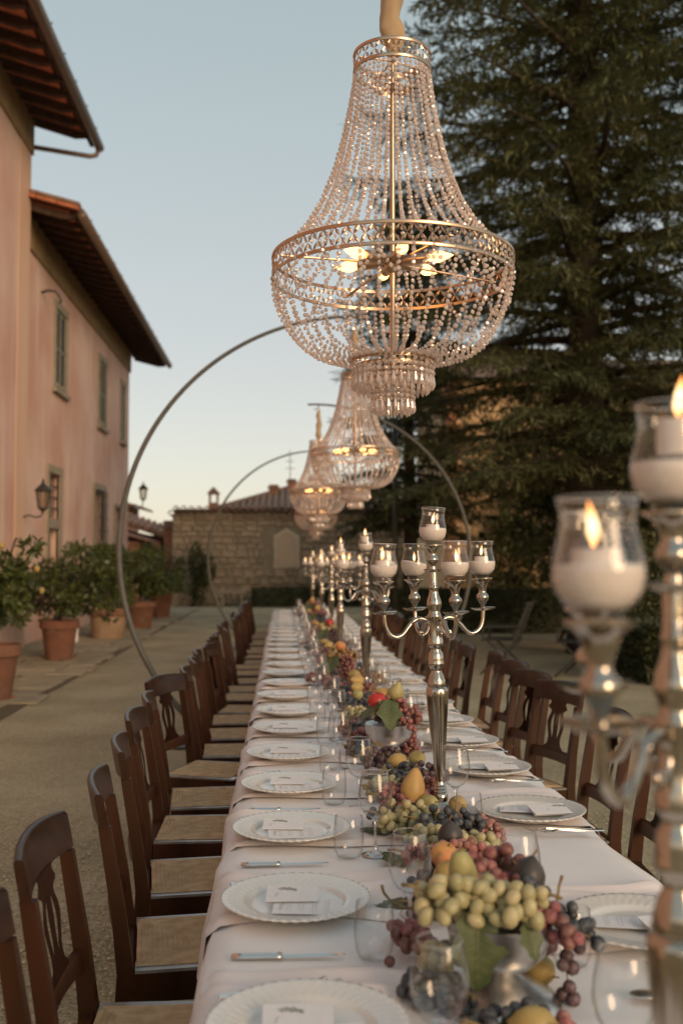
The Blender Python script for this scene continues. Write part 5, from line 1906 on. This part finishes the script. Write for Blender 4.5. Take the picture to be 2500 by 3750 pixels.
tier(.128, 2.150, 34, 3)
tier(.112, 2.135, 28, 3)
tier(.067, 2.125, 20, 6)
tier(.052, 2.115, 14, 6)
# beads of a garland round the bottom ring
for k in range(46):
    a = 2*PI*k/46; beads.append((Vector((.137*math.cos(a), .137*math.sin(a), 2.166)), a))
def bead_mtx(p, a, r_):
    return Matrix.Translation(p) @ Matrix.Rotation(a+PI/2+r_.uniform(-.9, .9), 4, 'Z') @ Matrix.Rotation(r_.uniform(-.35, .35), 4, 'X')
BM = [(bead_mtx(p, a, CR), p, a) for p, a in beads]
DM = [(Matrix.Translation(p) @ Matrix.Rotation(CR.uniform(0, 6), 4, 'Z'), p, a) for p, a in drops]
def joined(name, lst, geo):
    me_v = np.array(geo.v, dtype=np.float64); out = G()
    for m_ in lst:
        mm = np.array(m_)
        vs = me_v @ mm[:3, :3].T + mm[:3, 3]
        n_ = len(out.v); out.v.extend(map(tuple, vs)); out.f.extend([tuple(i+n_ for i in f) for f in geo.f])
    return out.mesh(name, M['crystal'])
# the camera-side beads of the nearest chandelier are single pieces (they show largest)
order = sorted(range(len(BM)), key=lambda k: BM[k][1].y + .15*abs(BM[k][1].x))
single = set(order[:300])
REST = joined('bead_strands', [BM[k][0] for k in range(len(BM)) if k not in single], BG)
ALLB = joined('bead_strands', [b[0] @ Matrix.Scale(1.22, 4) for b in BM], BG)
ALLD = joined('crystal_drops', [d[0] @ Matrix.Scale(1.15, 4) for d in DM], DG)

def chandelier(loc, rz, label, hero):
    t = thing('chandelier', label, 'chandelier', loc, rz, 'crystal chandeliers over the table')
    for nm, (hp, lt) in (('crown_ring', TOPR), ('wide_ring', MIDR)):
        r_ = put(nm, hp, t); put('lattice', lt, r_)
    g = G(); g.lathe([(.066, 3.045), (.0675, 3.045), (.0675, 3.062), (.066, 3.062), (.066, 3.045)], 36, cap=False)
    for k in range(4):
        a = k*PI/2+.4; g.bar((0, 0, 3.054), (.066*math.cos(a), .066*math.sin(a), 3.054), .006, .003)
    put('inner_ring', g.mesh('inner_ring', M['brass'], angle=40), t)
    g = G()
    for (R, z) in ((.130, 2.158), (.068, 2.130), (.113, 2.142), (.053, 2.122)):
        g.lathe([(R-.002, z-.005), (R+.002, z-.005), (R+.002, z+.005), (R-.002, z+.005), (R-.002, z-.005)], 40, cap=False)
    for k in range(4):
        a = k*PI/2+.2; g.bar((0, 0, 2.158), (.13*math.cos(a), .13*math.sin(a), 2.158), .006, .003)
    put('bottom_rings', g.mesh('bottom_rings', M['brass'], angle=40), t)
    g = G(); g.lathe([(.0, 2.10), (.010, 2.11), (.0125, 2.15), (.012, 2.20), (.0085, 2.205), (.0085, 2.44), (.024, 2.45), (.030, 2.465), (.030, 2.49), (.020, 2.50), (.0085, 2.51), (.0085, 3.12), (.014, 3.125), (.010, 3.16), (.0, 3.165)], 20)
    put('rod', g.mesh('centre_rod', M['brass'], angle=40), t)
    for k in range(4):
        a = k*PI/2+.35
        g = G(); g.bar((.028*math.cos(a), .028*math.sin(a), 2.470), (.378*math.cos(a), .378*math.sin(a), 2.452), .012, .003)
        put('spoke', g.mesh('spoke', M['brass']), t)
    for k in range(4):
        a = k*PI/2+.35
        g = G(); g.bar((.012*math.cos(a), .012*math.sin(a), 3.13), (.12*math.cos(a), .12*math.sin(a), 3.12), .008, .003)
        put('spoke', g.mesh('spoke', M['brass']), t)
    for k in range(6):
        a = k*PI/3+.62
        m_ = Matrix.Rotation(a, 4, 'Z') @ Matrix.Translation((0, 0, 2.478)) @ Matrix.Rotation(PI/2, 4, 'Y')
        g = G(); g.lathe([(.010, .026), (.0165, .030), (.0170, .108), (.0158, .116), (.011, .118)], 16, mtx=m_)
        so = put('bulb_socket', g.mesh('bulb_socket', M['brass'], angle=40), t)
        g = G(); g.lathe([(.009, .118), (.0130, .124), (.0178, .138), (.0184, .148), (.0155, .163), (.0098, .178), (.0046, .191), (.0, .200)], 14, mtx=m_, cap=False)
        put('bulb', g.mesh('bulb', M['bulb'], True), so)
    if hero:
        pm = Matrix.Rotation(-rz, 4, 'Z')
        for k in sorted(single):
            m_ = BM[k][0]
            o = bpy.data.objects.new('crystal_bead', BEAD); col.objects.link(o); o.parent = t; o.matrix_basis = m_
        tag(put('bead_strands', REST, t), kind='stuff')
        for m_, p, a in DM:
            o = bpy.data.objects.new('crystal_drop', DROP_ME); col.objects.link(o); o.parent = t; o.matrix_basis = m_
    else:
        tag(put('bead_strands', ALLB, t), kind='stuff')
        tag(put('crystal_drops', ALLD, t), kind='stuff')
    # fabric sleeve over the hanging chain
    prof = [(.0, 3.142), (.016, 3.145), (.022, 3.165), (.036, 3.20), (.040, 3.235), (.030, 3.275), (.034, 3.32), (.040, 3.37), (.026, 3.42), (.030, 3.48), (.022, 3.53), (.012, 3.575), (.0, 3.58)]
    g = G()
    def mod(r, z, a): return r*(1+.12*math.sin(3*a+z*40)+.06*math.sin(7*a-z*60)), z
    g.lathe(prof, 22, mod, cap=False)
    g.v = [(x+.006*math.sin(z*32), y+.005*math.cos(z*27), z) for x, y, z in g.v]
    put('chain_sleeve', g.mesh('chain_sleeve', M['sleeve'], True), t)
    g = G()
    for k in range(4):
        z = 3.585+.02*k
        g.tube([(.006*math.cos(b) if k % 2 == 0 else 0, .006*math.cos(b) if k % 2 else 0, z+.013*math.sin(b)) for b in [2*PI*q/10 for q in range(10)]], .002, 5, closed=True)
    put('chain', g.mesh('hanging_chain', M['brass'], True), t)
    return t
c1 = chandelier((.345, 3.2, 0), 0, 'nearest huge crystal chandelier glowing over the table, in sharp focus', True)
c2 = chandelier((.62, 8.8, 0), .3, 'second crystal chandelier, blurred below the bottom drops of the nearest one', False)
dup(c2, (.475, 13.7, .0), 1.1, 'third crystal chandelier, smaller and hazier left of the second')
dup(c2, (.59, 18.5, -.06), .7, 'farthest crystal chandelier, lowest and smallest, its lights under the third')

# ------------------------------------------------------------------ fruit along the table
GR = {}
for k in ('green', 'red', 'pink', 'dark', 'black', 'tan'):
    g = G()
    el = 1.32 if k == 'green' else 1.06
    g.add(ICO2[0], ICO2[1], T(s=(.0112, .0112, .0112*el)))
    GR[k] = g.mesh(k+'_grape', M[k+'_grape'], True)
def pack(n, L_, W_c, H_c, r, seed):
    """positions of grapes in a tapering bunch lying along x"""
    rr = random.Random(seed); P = []; tries = 0
    while len(P) < n and tries < 9000:
        tries += 1
        x = rr.uniform(-1, 1)
        tp = (1-.45*max(0, x)**1.5)*math.sqrt(max(0, 1-x*x*.75))
        a = rr.uniform(0, 2*PI); q = math.sqrt(rr.random())
        p = Vector((x*L_/2, math.cos(a)*q*tp*W_c/2, math.sin(a)*q*tp*H_c/2))
        if all((p-o).length > r*1.46 for o in P): P.append(p)
    return P
PACKS = [pack(36, .135, .088, .066, .0112, s) for s in (1, 2, 3)]
PACKB = [pack(56, .165, .115, .085, .0112, s) for s in (5, 6)]
PACKL = [pack(28, .150, .062, .056, .0112, s) for s in (8, 9)]
def bunch(kind, loc, rz, label, packl=None, pitch=0.0, single_=True, twig=True, sc=1.0, roll=0.0, joined_mesh=None):
    t = thing('grape_bunch', label, 'grapes', loc, 0, {'green': 'bunches of green grapes', 'red': 'bunches of red grapes', 'pink': 'bunches of pink grapes', 'dark': 'bunches of dark grapes', 'black': 'bunches of black grapes', 'tan': 'bunches of golden grapes'}[kind])
    t.rotation_euler = (roll, pitch, rz); t.scale = (sc,)*3
    if single_:
        P = packl or PACKS[rnd.randrange(3)]
        for p in P:
            s = rnd.uniform(.88, 1.12)
            put('grape', GR[kind], t, p, (rnd.uniform(-1, 1), rnd.uniform(-1, 1), rnd.uniform(0, 6)), s)
        g = G()
        L0 = max(abs(p.x) for p in P)
        g.tube([(L0*.8, 0, 0), (0, .004, .004), (-L0*.8, 0, .008), (-L0*1.25, .008, .018), (-L0*1.45, .018, .016)], [.0012, .0018, .0022, .0026, .0030], 6)
        for p in P[::3]:
            g.tube([(p.x*.8-.008, 0, .003), tuple(p*.8)], .0009, 4)
        put('stem', g.mesh('grape_stem', M['stem'], True), t)
    else:
        put('grapes', joined_mesh, t)['kind'] = 'stuff'
    return t

def lathe_obj(prof, seg, m, name, warp=None):
    g = G(); g.lathe(prof, seg, cap=False)
    if warp: g.v = [warp(*p) for p in g.v]
    return g.mesh(name, m, True)
LEMON = lathe_obj([(0,-.047),(.005,-.045),(.008,-.040),(.020,-.030),(.029,-.012),(.031,.003),(.027,.020),(.016,.033),(.008,.038),(.006,.042),(0,.044)], 20, M['lemon'], 'lemon_body', lambda x, y, z: (x+.002*math.sin(z*60), y, z))
PEAR_ME = lathe_obj([(0,-.046),(.010,-.047),(.022,-.042),(.032,-.028),(.034,-.012),(.030,.006),(.022,.024),(.014,.038),(.007,.046),(0,.048)], 22, M['pear'], 'pear_body', lambda x, y, z: (x+.003*math.sin(z*30), y, z))
YPEAR_ME = lathe_obj([(0,-.040),(.012,-.040),(.026,-.032),(.031,-.016),(.029,.004),(.024,.022),(.018,.036),(.012,.042),(0,.044)], 22, M['greenfig'], 'green_pear_body')
PEACH_ME = lathe_obj([(0,-.031),(.014,-.030),(.027,-.018),(.033,0),(.029,.017),(.016,.028),(.005,.027),(0,.024)], 22, M['peach'], 'peach_body')
FIG_ME = lathe_obj([(0,-.027),(.010,-.0265),(.022,-.019),(.0285,-.004),(.027,.009),(.020,.021),(.011,.029),(.005,.034),(0,.035)], 20, M['fig'], 'fig_body', lambda x, y, z: (x*(1+.02*math.sin(9*math.atan2(y, x))), y*(1+.02*math.sin(9*math.atan2(y, x))), z))
GFIG_ME = lathe_obj([(0,-.029),(.010,-.028),(.022,-.018),(.028,-.002),(.024,.014),(.014,.028),(.006,.038),(.003,.043),(0,.044)], 20, M['greenfig'], 'green_fig_body')
RED_ME = lathe_obj([(0,-.032),(.012,-.033),(.026,-.024),(.0335,-.004),(.031,.012),(.020,.026),(.009,.030),(.003,.026),(0,.025)], 22, M['redfruit'], 'red_fruit_body')
g = G(); g.tube([(0,0,0),(.002,0,.006),(.006,0,.012)], [.0022,.0017,.002], 6); STALK = g.mesh('fruit_stalk', M['stem'], True)
def fruit(kind, loc, rot, label, cat, sc=1.0):
    me, top = {'lemon': (LEMON, .043), 'pear': (PEAR_ME, .046), 'green_pear': (YPEAR_ME, .042), 'peach': (PEACH_ME, .024), 'fig': (FIG_ME, .034), 'green_fig': (GFIG_ME, .042), 'red_apple': (RED_ME, .025)}[kind]
    t = thing(kind, label, cat, loc, 0, None, sc)
    t.rotation_euler = rot
    put('skin', me, t); put('stalk', STALK, t, (0, 0, top))
    return t
def leaf_mesh(L_, W_c, curl, seed):
    """lobed vine leaf with a folded midrib; tip along +x"""
    g = G(); rr = random.Random(seed); NU, NV = 14, 8
    def half(u):
        base = math.sin(PI*min(1, u*1.02))**.6
        lob = 1+.20*math.sin(u*PI*5.0)+.05*math.sin(u*PI*17)
        return max(.0, base*lob*(1.1-.55*u))
    for i in range(NU+1):
        u = i/NU
        for j in range(-NV//2, NV//2+1):
            v = j/(NV/2)
            y = v*half(u)*W_c/2
            x = u*L_ - .18*L_*abs(v)**1.5*(1-u)
            z = curl*(u*u*-.35*L_) + .16*abs(y)-.03*W_c*math.sin(v*7+u*5)*abs(v)*.5
            g.v.append((x, y, z))
    n_ = NV+1
    for i in range(NU):
        for j in range(NV):
            a = i*n_+j; g.f.append((a, a+n_, a+n_+1, a+1))
    me = g.mesh('vine_leaf', M['vineleaf'], True)
    v_ = G()
    v_.tube([(u*L_, 0, curl*(u*u*-.35*L_)+.0012) for u in [k/10 for k in range(11)]], [.0014-.001*k/10 for k in range(11)], 5)
    for k in range(1, 6):
        u = .05+.14*k
        for s in (-1, 1):
            u2 = min(.97, u+.16); y2 = s*half(u2)*W_c/2*.75
            v_.tube([(u*L_, 0, curl*(u*u*-.35*L_)+.0012), (u2*L_-.06*L_, y2, curl*(u2*u2*-.35*L_)+.16*abs(y2)+.0008)], [.0009, .0004], 4)
    vm = v_.mesh('leaf_veins', M['vein'], True)
    return me, vm
LEAVES = [leaf_mesh(.12, .11, .6, 1), leaf_mesh(.105, .10, -.2, 2), leaf_mesh(.10, .10, .2, 3)]
def leaf(k, loc, rot, label, sc=1.0):
    t = thing('vine_leaf', label, 'leaf', loc, 0, None, sc)
    t.rotation_euler = rot
    me, vm = LEAVES[k]
    b = put('blade', me, t); put('veins', vm, b)
    g = G(); g.tube([(0, 0, 0), (-.015, .002, .002), (-.035, .008, .0)], .0013, 5); put('leaf_stalk', g.mesh('leaf_stalk', M['vein'], True), t)
    return t
# pedestal bowls
g = G(); g.lathe([(.0, .056), (.028, .057), (.060, .066), (.080, .086), (.090, .112), (.0945, .145), (.0960, .1465), (.0935, .1455), (.0885, .112), (.078, .088), (.058, .068), (.0, .060)], 48, cap=False)
BOWL = g.mesh('bowl_body', M['steel'], angle=60)
g = G(); g.lathe([(.026, .0575), (.030, .050), (.045, .040), (.075, .026), (.098, .012), (.106, .004), (.108, .0), (.104, .0), (.09, .008), (.02, .045)], 48, cap=False)
FOOT = g.mesh('bowl_foot', M['steel'], angle=60)
g = G(); g.lathe([(.0, .118), (.06, .118), (.0885, .116)], 30, cap=False)
bowls = [(.384, 1.83, 'nearest brushed steel pedestal bowl piled with green and red grapes'), (.412, 4.0, 'brushed steel pedestal bowl topped with a red fruit and vine leaves'),
         (.37, 6.45, 'third steel pedestal bowl from the near end, heaped with golden grapes'), (.42, 9.0, 'fourth steel pedestal bowl from the near end of the fruit runner'),
         (.40, 11.7, 'fifth steel pedestal bowl from the near end of the fruit runner'), (.42, 14.4, 'sixth and farthest steel pedestal bowl on the fruit runner')]
for i, (x, y, lab) in enumerate(bowls):
    t = thing('fruit_bowl', lab, 'fruit bowl', (x, y, TZ+.002), 0, 'steel pedestal fruit bowls')
    put('bowl', BOWL, t); put('foot', FOOT, t)

B = bunch
# nearest bowl
B('green', (.318, 1.775, .942), .15, 'large bunch of pale green grapes spilling over the front of the nearest bowl', PACKS[0], .08, sc=1.22)
B('green', (.368, 1.765, .938), 2.9, 'smaller bunch of pale green grapes lying over the rim of the nearest bowl', PACKS[1], .05, sc=1.15)
B('green', (.34, 1.85, .925), 1.2, 'bunch of pale green grapes under the speckled pear in the nearest bowl', PACKS[2], .0, sc=1.15)
B('red', (.400, 1.93, .940), 1.1, 'bunch of dusky red grapes piled in the nearest bowl behind the green ones', PACKB[1], -.05, sc=1.1)
B('red', (.452, 1.80, .905), -1.0, 'small bunch of dark red grapes by the fig in the nearest bowl', PACKL[0], .25, sc=1.1)
B('black', (.490, 1.83, .900), -.55, 'bunch of black grapes hanging over the right rim of the nearest bowl', PACKL[1], .55, sc=1.1)
B('dark', (.497, 1.84, .835), -1.3, 'bunch of wine dark grapes dangling below the right rim of the nearest bowl', PACKL[0][:14], 1.2, sc=1.1)
fruit('green_pear', (.322, 1.85, .972), (.25, -.2, 0), 'speckled yellow green pear on top of the nearest bowl', 'pear', .86)
fruit('fig', (.448, 1.88, .950), (.2, .15, .4), 'black fig with pale split stripes on the nearest bowl', 'fig', 1.12)
leaf(0, (.330, 1.752, .912), (.0, 1.35, -1.65), 'big dark vine leaf hanging down the front of the nearest bowl', .92)
leaf(1, (.415, 1.742, .907), (.0, 1.25, -1.2), 'short vine leaf folded over the right front rim of the nearest bowl', .5)
fruit('lemon', (.466, 1.885, .782), (PI/2, 0, .5), 'yellow lemon lying under the right side of the nearest bowl', 'lemon', .9)
fruit('lemon', (.445, 1.945, .785), (PI/2, .2, 1.6), 'second yellow lemon tucked behind the foot of the nearest bowl', 'lemon', .9)
# at the bottom edge of the picture
B('black', (.370, 1.655, .785), .4, 'bunch of black grapes cut by the bottom edge before the nearest bowl', PACKS[0])
B('pink', (.430, 1.60, .782), 1.4, 'bunch of pale pink grapes at the bottom edge beside a lemon', PACKS[2])
fruit('lemon', (.392, 1.612, .805), (PI/2, 0, 1.25), 'yellow lemon resting on black grapes at the bottom edge', 'lemon', .9)
# left of the nearest bowl
B('red', (.252, 2.04, .785), 1.9, 'bunch of red grapes on the cloth left of the nearest bowl', PACKL[0], .1, sc=1.1)
B('green', (.285, 1.90, .80), 1.7, 'bunch of green grapes hanging left of the nearest bowl behind a wine glass', PACKL[1], .45, sc=1.05)
B('black', (.262, 1.80, .782), 2.4, 'bunch of black grapes seen through the nearest wine glass', PACKS[2], 0)
g = G(); g.add(ICO2[0], ICO2[1], T(s=.0112))
tag(put('loose_grape', g.mesh('loose_grape', M['red_grape'], True), None, (.205, 1.985, .763)), 'single loose red grape on the cloth beside a tumbler', 'grape')
t = thing('grape_twig', 'bare brown grape twig sticking out left over the red bunch', 'twig', (.27, 2.06, .83))
g = G(); g.tube([(.03, -.02, .0), (.0, .0, .006), (-.030, .012, .005), (-.052, .022, .014), (-.066, .026, .030), (-.070, .026, .045)], [.0022, .0026, .0024, .0024, .003, .0034], 7); put('branch', g.mesh('twig_branch', M['stem'], True), t)
g = G(); g.tube([(-.030, .012, .005), (-.036, .002, -.006), (-.024, -.006, -.014)], .0009, 5); put('tendril', g.mesh('twig_tendril', M['stem'], True), t)
t = thing('grape_twig', 'thick bare stalk standing up from the green grapes in the nearest bowl', 'twig', (.275, 1.80, .955))
g = G(); g.tube([(.04, -.01, -.015), (.015, 0, -.002), (-.004, .002, .022), (-.006, .0, .052), (.0, .0, .062)], [.003, .0036, .0034, .0034, .0042], 7); put('branch', g.mesh('twig_branch', M['stem'], True), t)
# between the nearest bowl and the sharp candelabra
B('black', (.345, 2.40, .790), 1.2, 'bunch of blue black grapes behind the stalk of the nearest bowl', PACKS[1])
B('dark', (.335, 2.24, .785), .5, 'bunch of dark grapes with a vine leaf left behind the nearest bowl')
B('red', (.372, 2.60, .790), .3, 'small bunch of red grapes left of the orange peach', PACKL[0])
fruit('peach', (.376, 2.40, .842), (.2, .3, 0), 'orange blushed peach on the grapes behind the nearest bowl', 'peach', 1.0)
fruit('lemon', (.365, 2.305, .825), (.4, .2, 0), 'yellow lemon standing below the orange peach', 'lemon', .95)
B('pink', (.430, 2.49, .822), .2, 'bunch of rosy pink grapes right of the orange peach', PACKS[0])
B('pink', (.43, 2.22, .80), 1.0, 'bunch of pink grapes low behind the nearest bowl', PACKS[1])
B('green', (.380, 2.66, .805), 2.2, 'bunch of green grapes left of the black fig', PACKS[0], sc=1.1)
B('green', (.485, 2.64, .795), .5, 'bunch of green grapes right of the black fig', PACKS[2], sc=1.1)
fruit('fig', (.413, 2.54, .850), (.1, -.1, .3), 'large black fig lying among green grapes before the sharp candelabra', 'fig', 1.12)
B('black', (.450, 2.76, .825), .1, 'glossy bunch of blue black grapes just before the sharp candelabra base', PACKB[0], sc=1.05)
B('black', (.400, 2.78, .795), 2.0, 'smaller bunch of black grapes left of the blue black bunch', PACKS[2])
B('pink', (.535, 2.83, .785), -.9, 'bunch of pink grapes at the right of the blue black bunch', PACKB[1])
B('green', (.352, 2.88, .815), .2, 'bunch of green grapes with a curled brown stalk, left of the candelabra base', PACKB[0], sc=1.05)
B('dark', (.310, 2.99, .785), 2.6, 'bunch of dark grapes at the left rim of the runner near the wine glass', PACKS[1])
B('red', (.40, 2.95, .785), 1.2, 'bunch of red grapes under the green one near the candelabra base', PACKS[2])
fruit('green_pear', (.437, 3.10, .80), (1.3, .2, .4), 'yellow green pear leaning on the candelabra base', 'pear', .9)
fruit('lemon', (.53, 3.12, .79), (1.4, 0, .2), 'yellow lemon right of the candelabra base', 'lemon', .85)
# between the candelabra and the second bowl
B('red', (.372, 3.17, .805), .5, 'bunch of red grapes left of the upright yellow pear', PACKB[1])
B('red', (.462, 3.27, .800), 1.0, 'bunch of red grapes right of the upright yellow pear', PACKB[0])
B('dark', (.41, 3.33, .795), 2.0, 'bunch of dark grapes behind the upright yellow pear', PACKS[0])
fruit('pear', (.398, 3.14, .845), (.05, .08, .3), 'yellow pear standing upright among red grapes', 'pear', 1.12)
B('black', (.405, 3.49, .805), .9, 'bunch of black grapes between the yellow pear and the second bowl', PACKB[0])
B('dark', (.478, 3.50, .80), -.4, 'bunch of purple grapes right of the black ones before the second bowl', PACKB[1])
B('green', (.362, 3.52, .79), 1.6, 'bunch of green grapes left of the black ones before the second bowl', PACKS[1])
B('green', (.335, 3.36, .79), .6, 'bunch of green grapes behind the second wine glass', PACKS[0])
fruit('lemon', (.396, 3.56, .835), (1.2, .3, .7), 'yellow lemon on dark grapes before the second bowl', 'lemon', .95)
fruit('green_fig', (.470, 3.60, .835), (.9, .4, 0), 'green fig with a yellow stalk before the second bowl', 'fig', 1.1)
B('dark', (.375, 3.80, .80), .4, 'bunch of wine dark grapes at the foot of the second bowl', PACKB[1])
B('red', (.505, 4.04, .79), 1.5, 'bunch of dark red grapes right below the second bowl', PACKS[0])
fruit('lemon', (.34, 4.0, .785), (1.5, 0, 1.2), 'yellow lemon left of the foot of the second bowl', 'lemon', .9)
B('black', (.30, 4.12, .79), 1.0, 'bunch of black grapes left behind the second bowl', PACKS[1])
# second bowl
B('red', (.462, 3.96, .955), -.6, 'bunch of copper red grapes spilling over the right rim of the second bowl', PACKB[0], .35)
B('red', (.484, 3.94, .905), -1.2, 'tail of copper red grapes hanging down the side of the second bowl', PACKL[0][:15], .95)
B('dark', (.42, 4.03, .93), .5, 'bunch of dark grapes inside the second bowl', PACKS[1])
fruit('red_apple', (.362, 3.95, .990), (.2, .1, 0), 'shiny red fruit on top of the second bowl', 'pomegranate', 1.1)
fruit('pear', (.402, 4.03, 1.000), (1.3, .0, .9), 'yellow pear lying behind the shiny red fruit', 'pear', 1.05)
fruit('green_fig', (.440, 4.00, 1.012), (.2, .25, 0), 'green fig on top of the second bowl beside the yellow pear', 'fig', 1.15)
leaf(1, (.365, 3.92, .985), (.35, .55, -2.3), 'vine leaf slanting left over the rim of the second bowl', 1.15)
leaf(2, (.40, 3.905, .985), (-.15, .95, -1.5), 'broad vine leaf hanging over the front of the second bowl', 1.1)

# the rest of the runner
kinds = ['green', 'red', 'dark', 'black', 'pink', 'tan']
cntk = {k: 0 for k in kinds}
FARM = {}
for k in kinds:
    for v in range(2):
        g = G(); rr = random.Random(v+3)
        for p in PACKB[v]:
            g.add(ICO1[0], ICO1[1], Matrix.Translation(p) @ Matrix.Diagonal((.0112, .0112, .0125, 1)))
        FARM[(k, v)] = g.mesh('grape_mass', M[k+'_grape'], True)
fr_ = random.Random(99)
y = 4.25; idx = 0
while y < 15.9:
    for lane in (0, 1):
        k = kinds[fr_.choices(range(6), [.17, .26, .24, .15, .1, .08])[0]]
        if 6.2 < y < 6.7: k = 'tan' if lane else 'red'
        x = .335+.13*lane+fr_.uniform(-.035, .035)
        yy = y+fr_.uniform(-.03, .03)
        near_b = min((abs(yy-b[1]) for b in bowls))
        z = TZ+.040+(.012 if fr_.random() < .3 else 0)
        if near_b < .11: x += -.09 if lane == 0 else .09
        cntk[k] += 1
        lab = 'bunch of %s grapes, the %s of its colour beyond the second bowl' % ({'tan': 'golden'}.get(k, k), nth(cntk[k]))
        if yy < 6.4:
            B(k, (x, yy, z), fr_.uniform(0, 6), lab, PACKS[fr_.randrange(3)], sc=1.15)
        else:
            B(k, (x, yy, z), fr_.uniform(0, 6), lab, single_=False, joined_mesh=FARM[(k, fr_.randrange(2))])
    if idx % 2 == 0:
        kk = fr_.choice(['lemon', 'lemon', 'pear', 'green_fig', 'peach'])
        cn = {'lemon': 'lemon', 'pear': 'pear', 'green_fig': 'fig', 'peach': 'peach'}[kk]
        cl_ = {'lemon': 'yellow', 'pear': 'golden', 'green_fig': 'green', 'peach': 'orange'}[kk]
        cntk[kk] = cntk.get(kk, 0)+1
        fruit(kk, (.40+fr_.uniform(-.06, .06), y+.06, TZ+.098), (1.3, fr_.uniform(-1, 1), fr_.uniform(0, 6)), '%s %s on the far grapes, the %s such beyond the second bowl' % (cl_, cn, nth(cntk[kk])), cn, 1.0)
    y += .155 if y < 9 else .20; idx += 1
names = ['third', 'fourth', 'fifth', 'sixth']
for q, (bxx, by, lab) in enumerate(bowls[2:]):
    nm = names[q]
    a, b_ = [('tan', 'red'), ('green', 'dark'), ('red', 'black'), ('pink', 'dark')][q]
    cw = {'tan': 'golden'}
    if q == 0:
        B(a, (bxx+.0, by, .935), .3, 'heaped bunch of %s grapes in the %s bowl' % (cw.get(a, a), nm), PACKB[0], sc=1.2)
        B(b_, (bxx+.02, by-.10, .865), -1.5, 'bunch of %s grapes hanging down the front of the %s bowl' % (b_, nm), PACKB[1], .9)
    else:
        B(a, (bxx, by, .935), .3, 'heaped bunch of %s grapes in the %s bowl' % (a, nm), single_=False, joined_mesh=FARM[(a, 0)], sc=1.2)
        B(b_, (bxx+.03, by-.10, .87), -1.5, 'bunch of %s grapes hanging down the front of the %s bowl' % (b_, nm), single_=False, joined_mesh=FARM[(b_, 1)], pitch=.9)
    leaf(q % 3, (bxx-.06, by-.06, .93), (0, .7, -2.0), 'vine leaf hanging over the left rim of the %s bowl' % nm, 1.2)
    fruit(['peach', 'red_apple', 'lemon', 'pear'][q], (bxx-.01, by-.01, .995), (.3, .2, 0), '%s on top of the %s bowl' % (['orange peach', 'shiny red fruit', 'yellow lemon', 'golden pear'][q], nm), ['peach', 'pomegranate', 'lemon', 'pear'][q], 1.05)
for k, (x, y, rz, nm) in enumerate(((.27, 2.30, 2.4, 'small vine leaf on the cloth left behind the nearest bowl'), (.30, 2.62, 2.0, 'curled vine leaf under the green grapes seen through a wine glass'), (.29, 2.93, 2.6, 'vine leaf half under the dark grapes at the left rim'), (.34, 3.66, 2.2, 'vine leaf under the green grapes before the second bowl'))):
    leaf(k % 3, (x, y, TZ+.010), (0, -.05, rz), nm, .8)
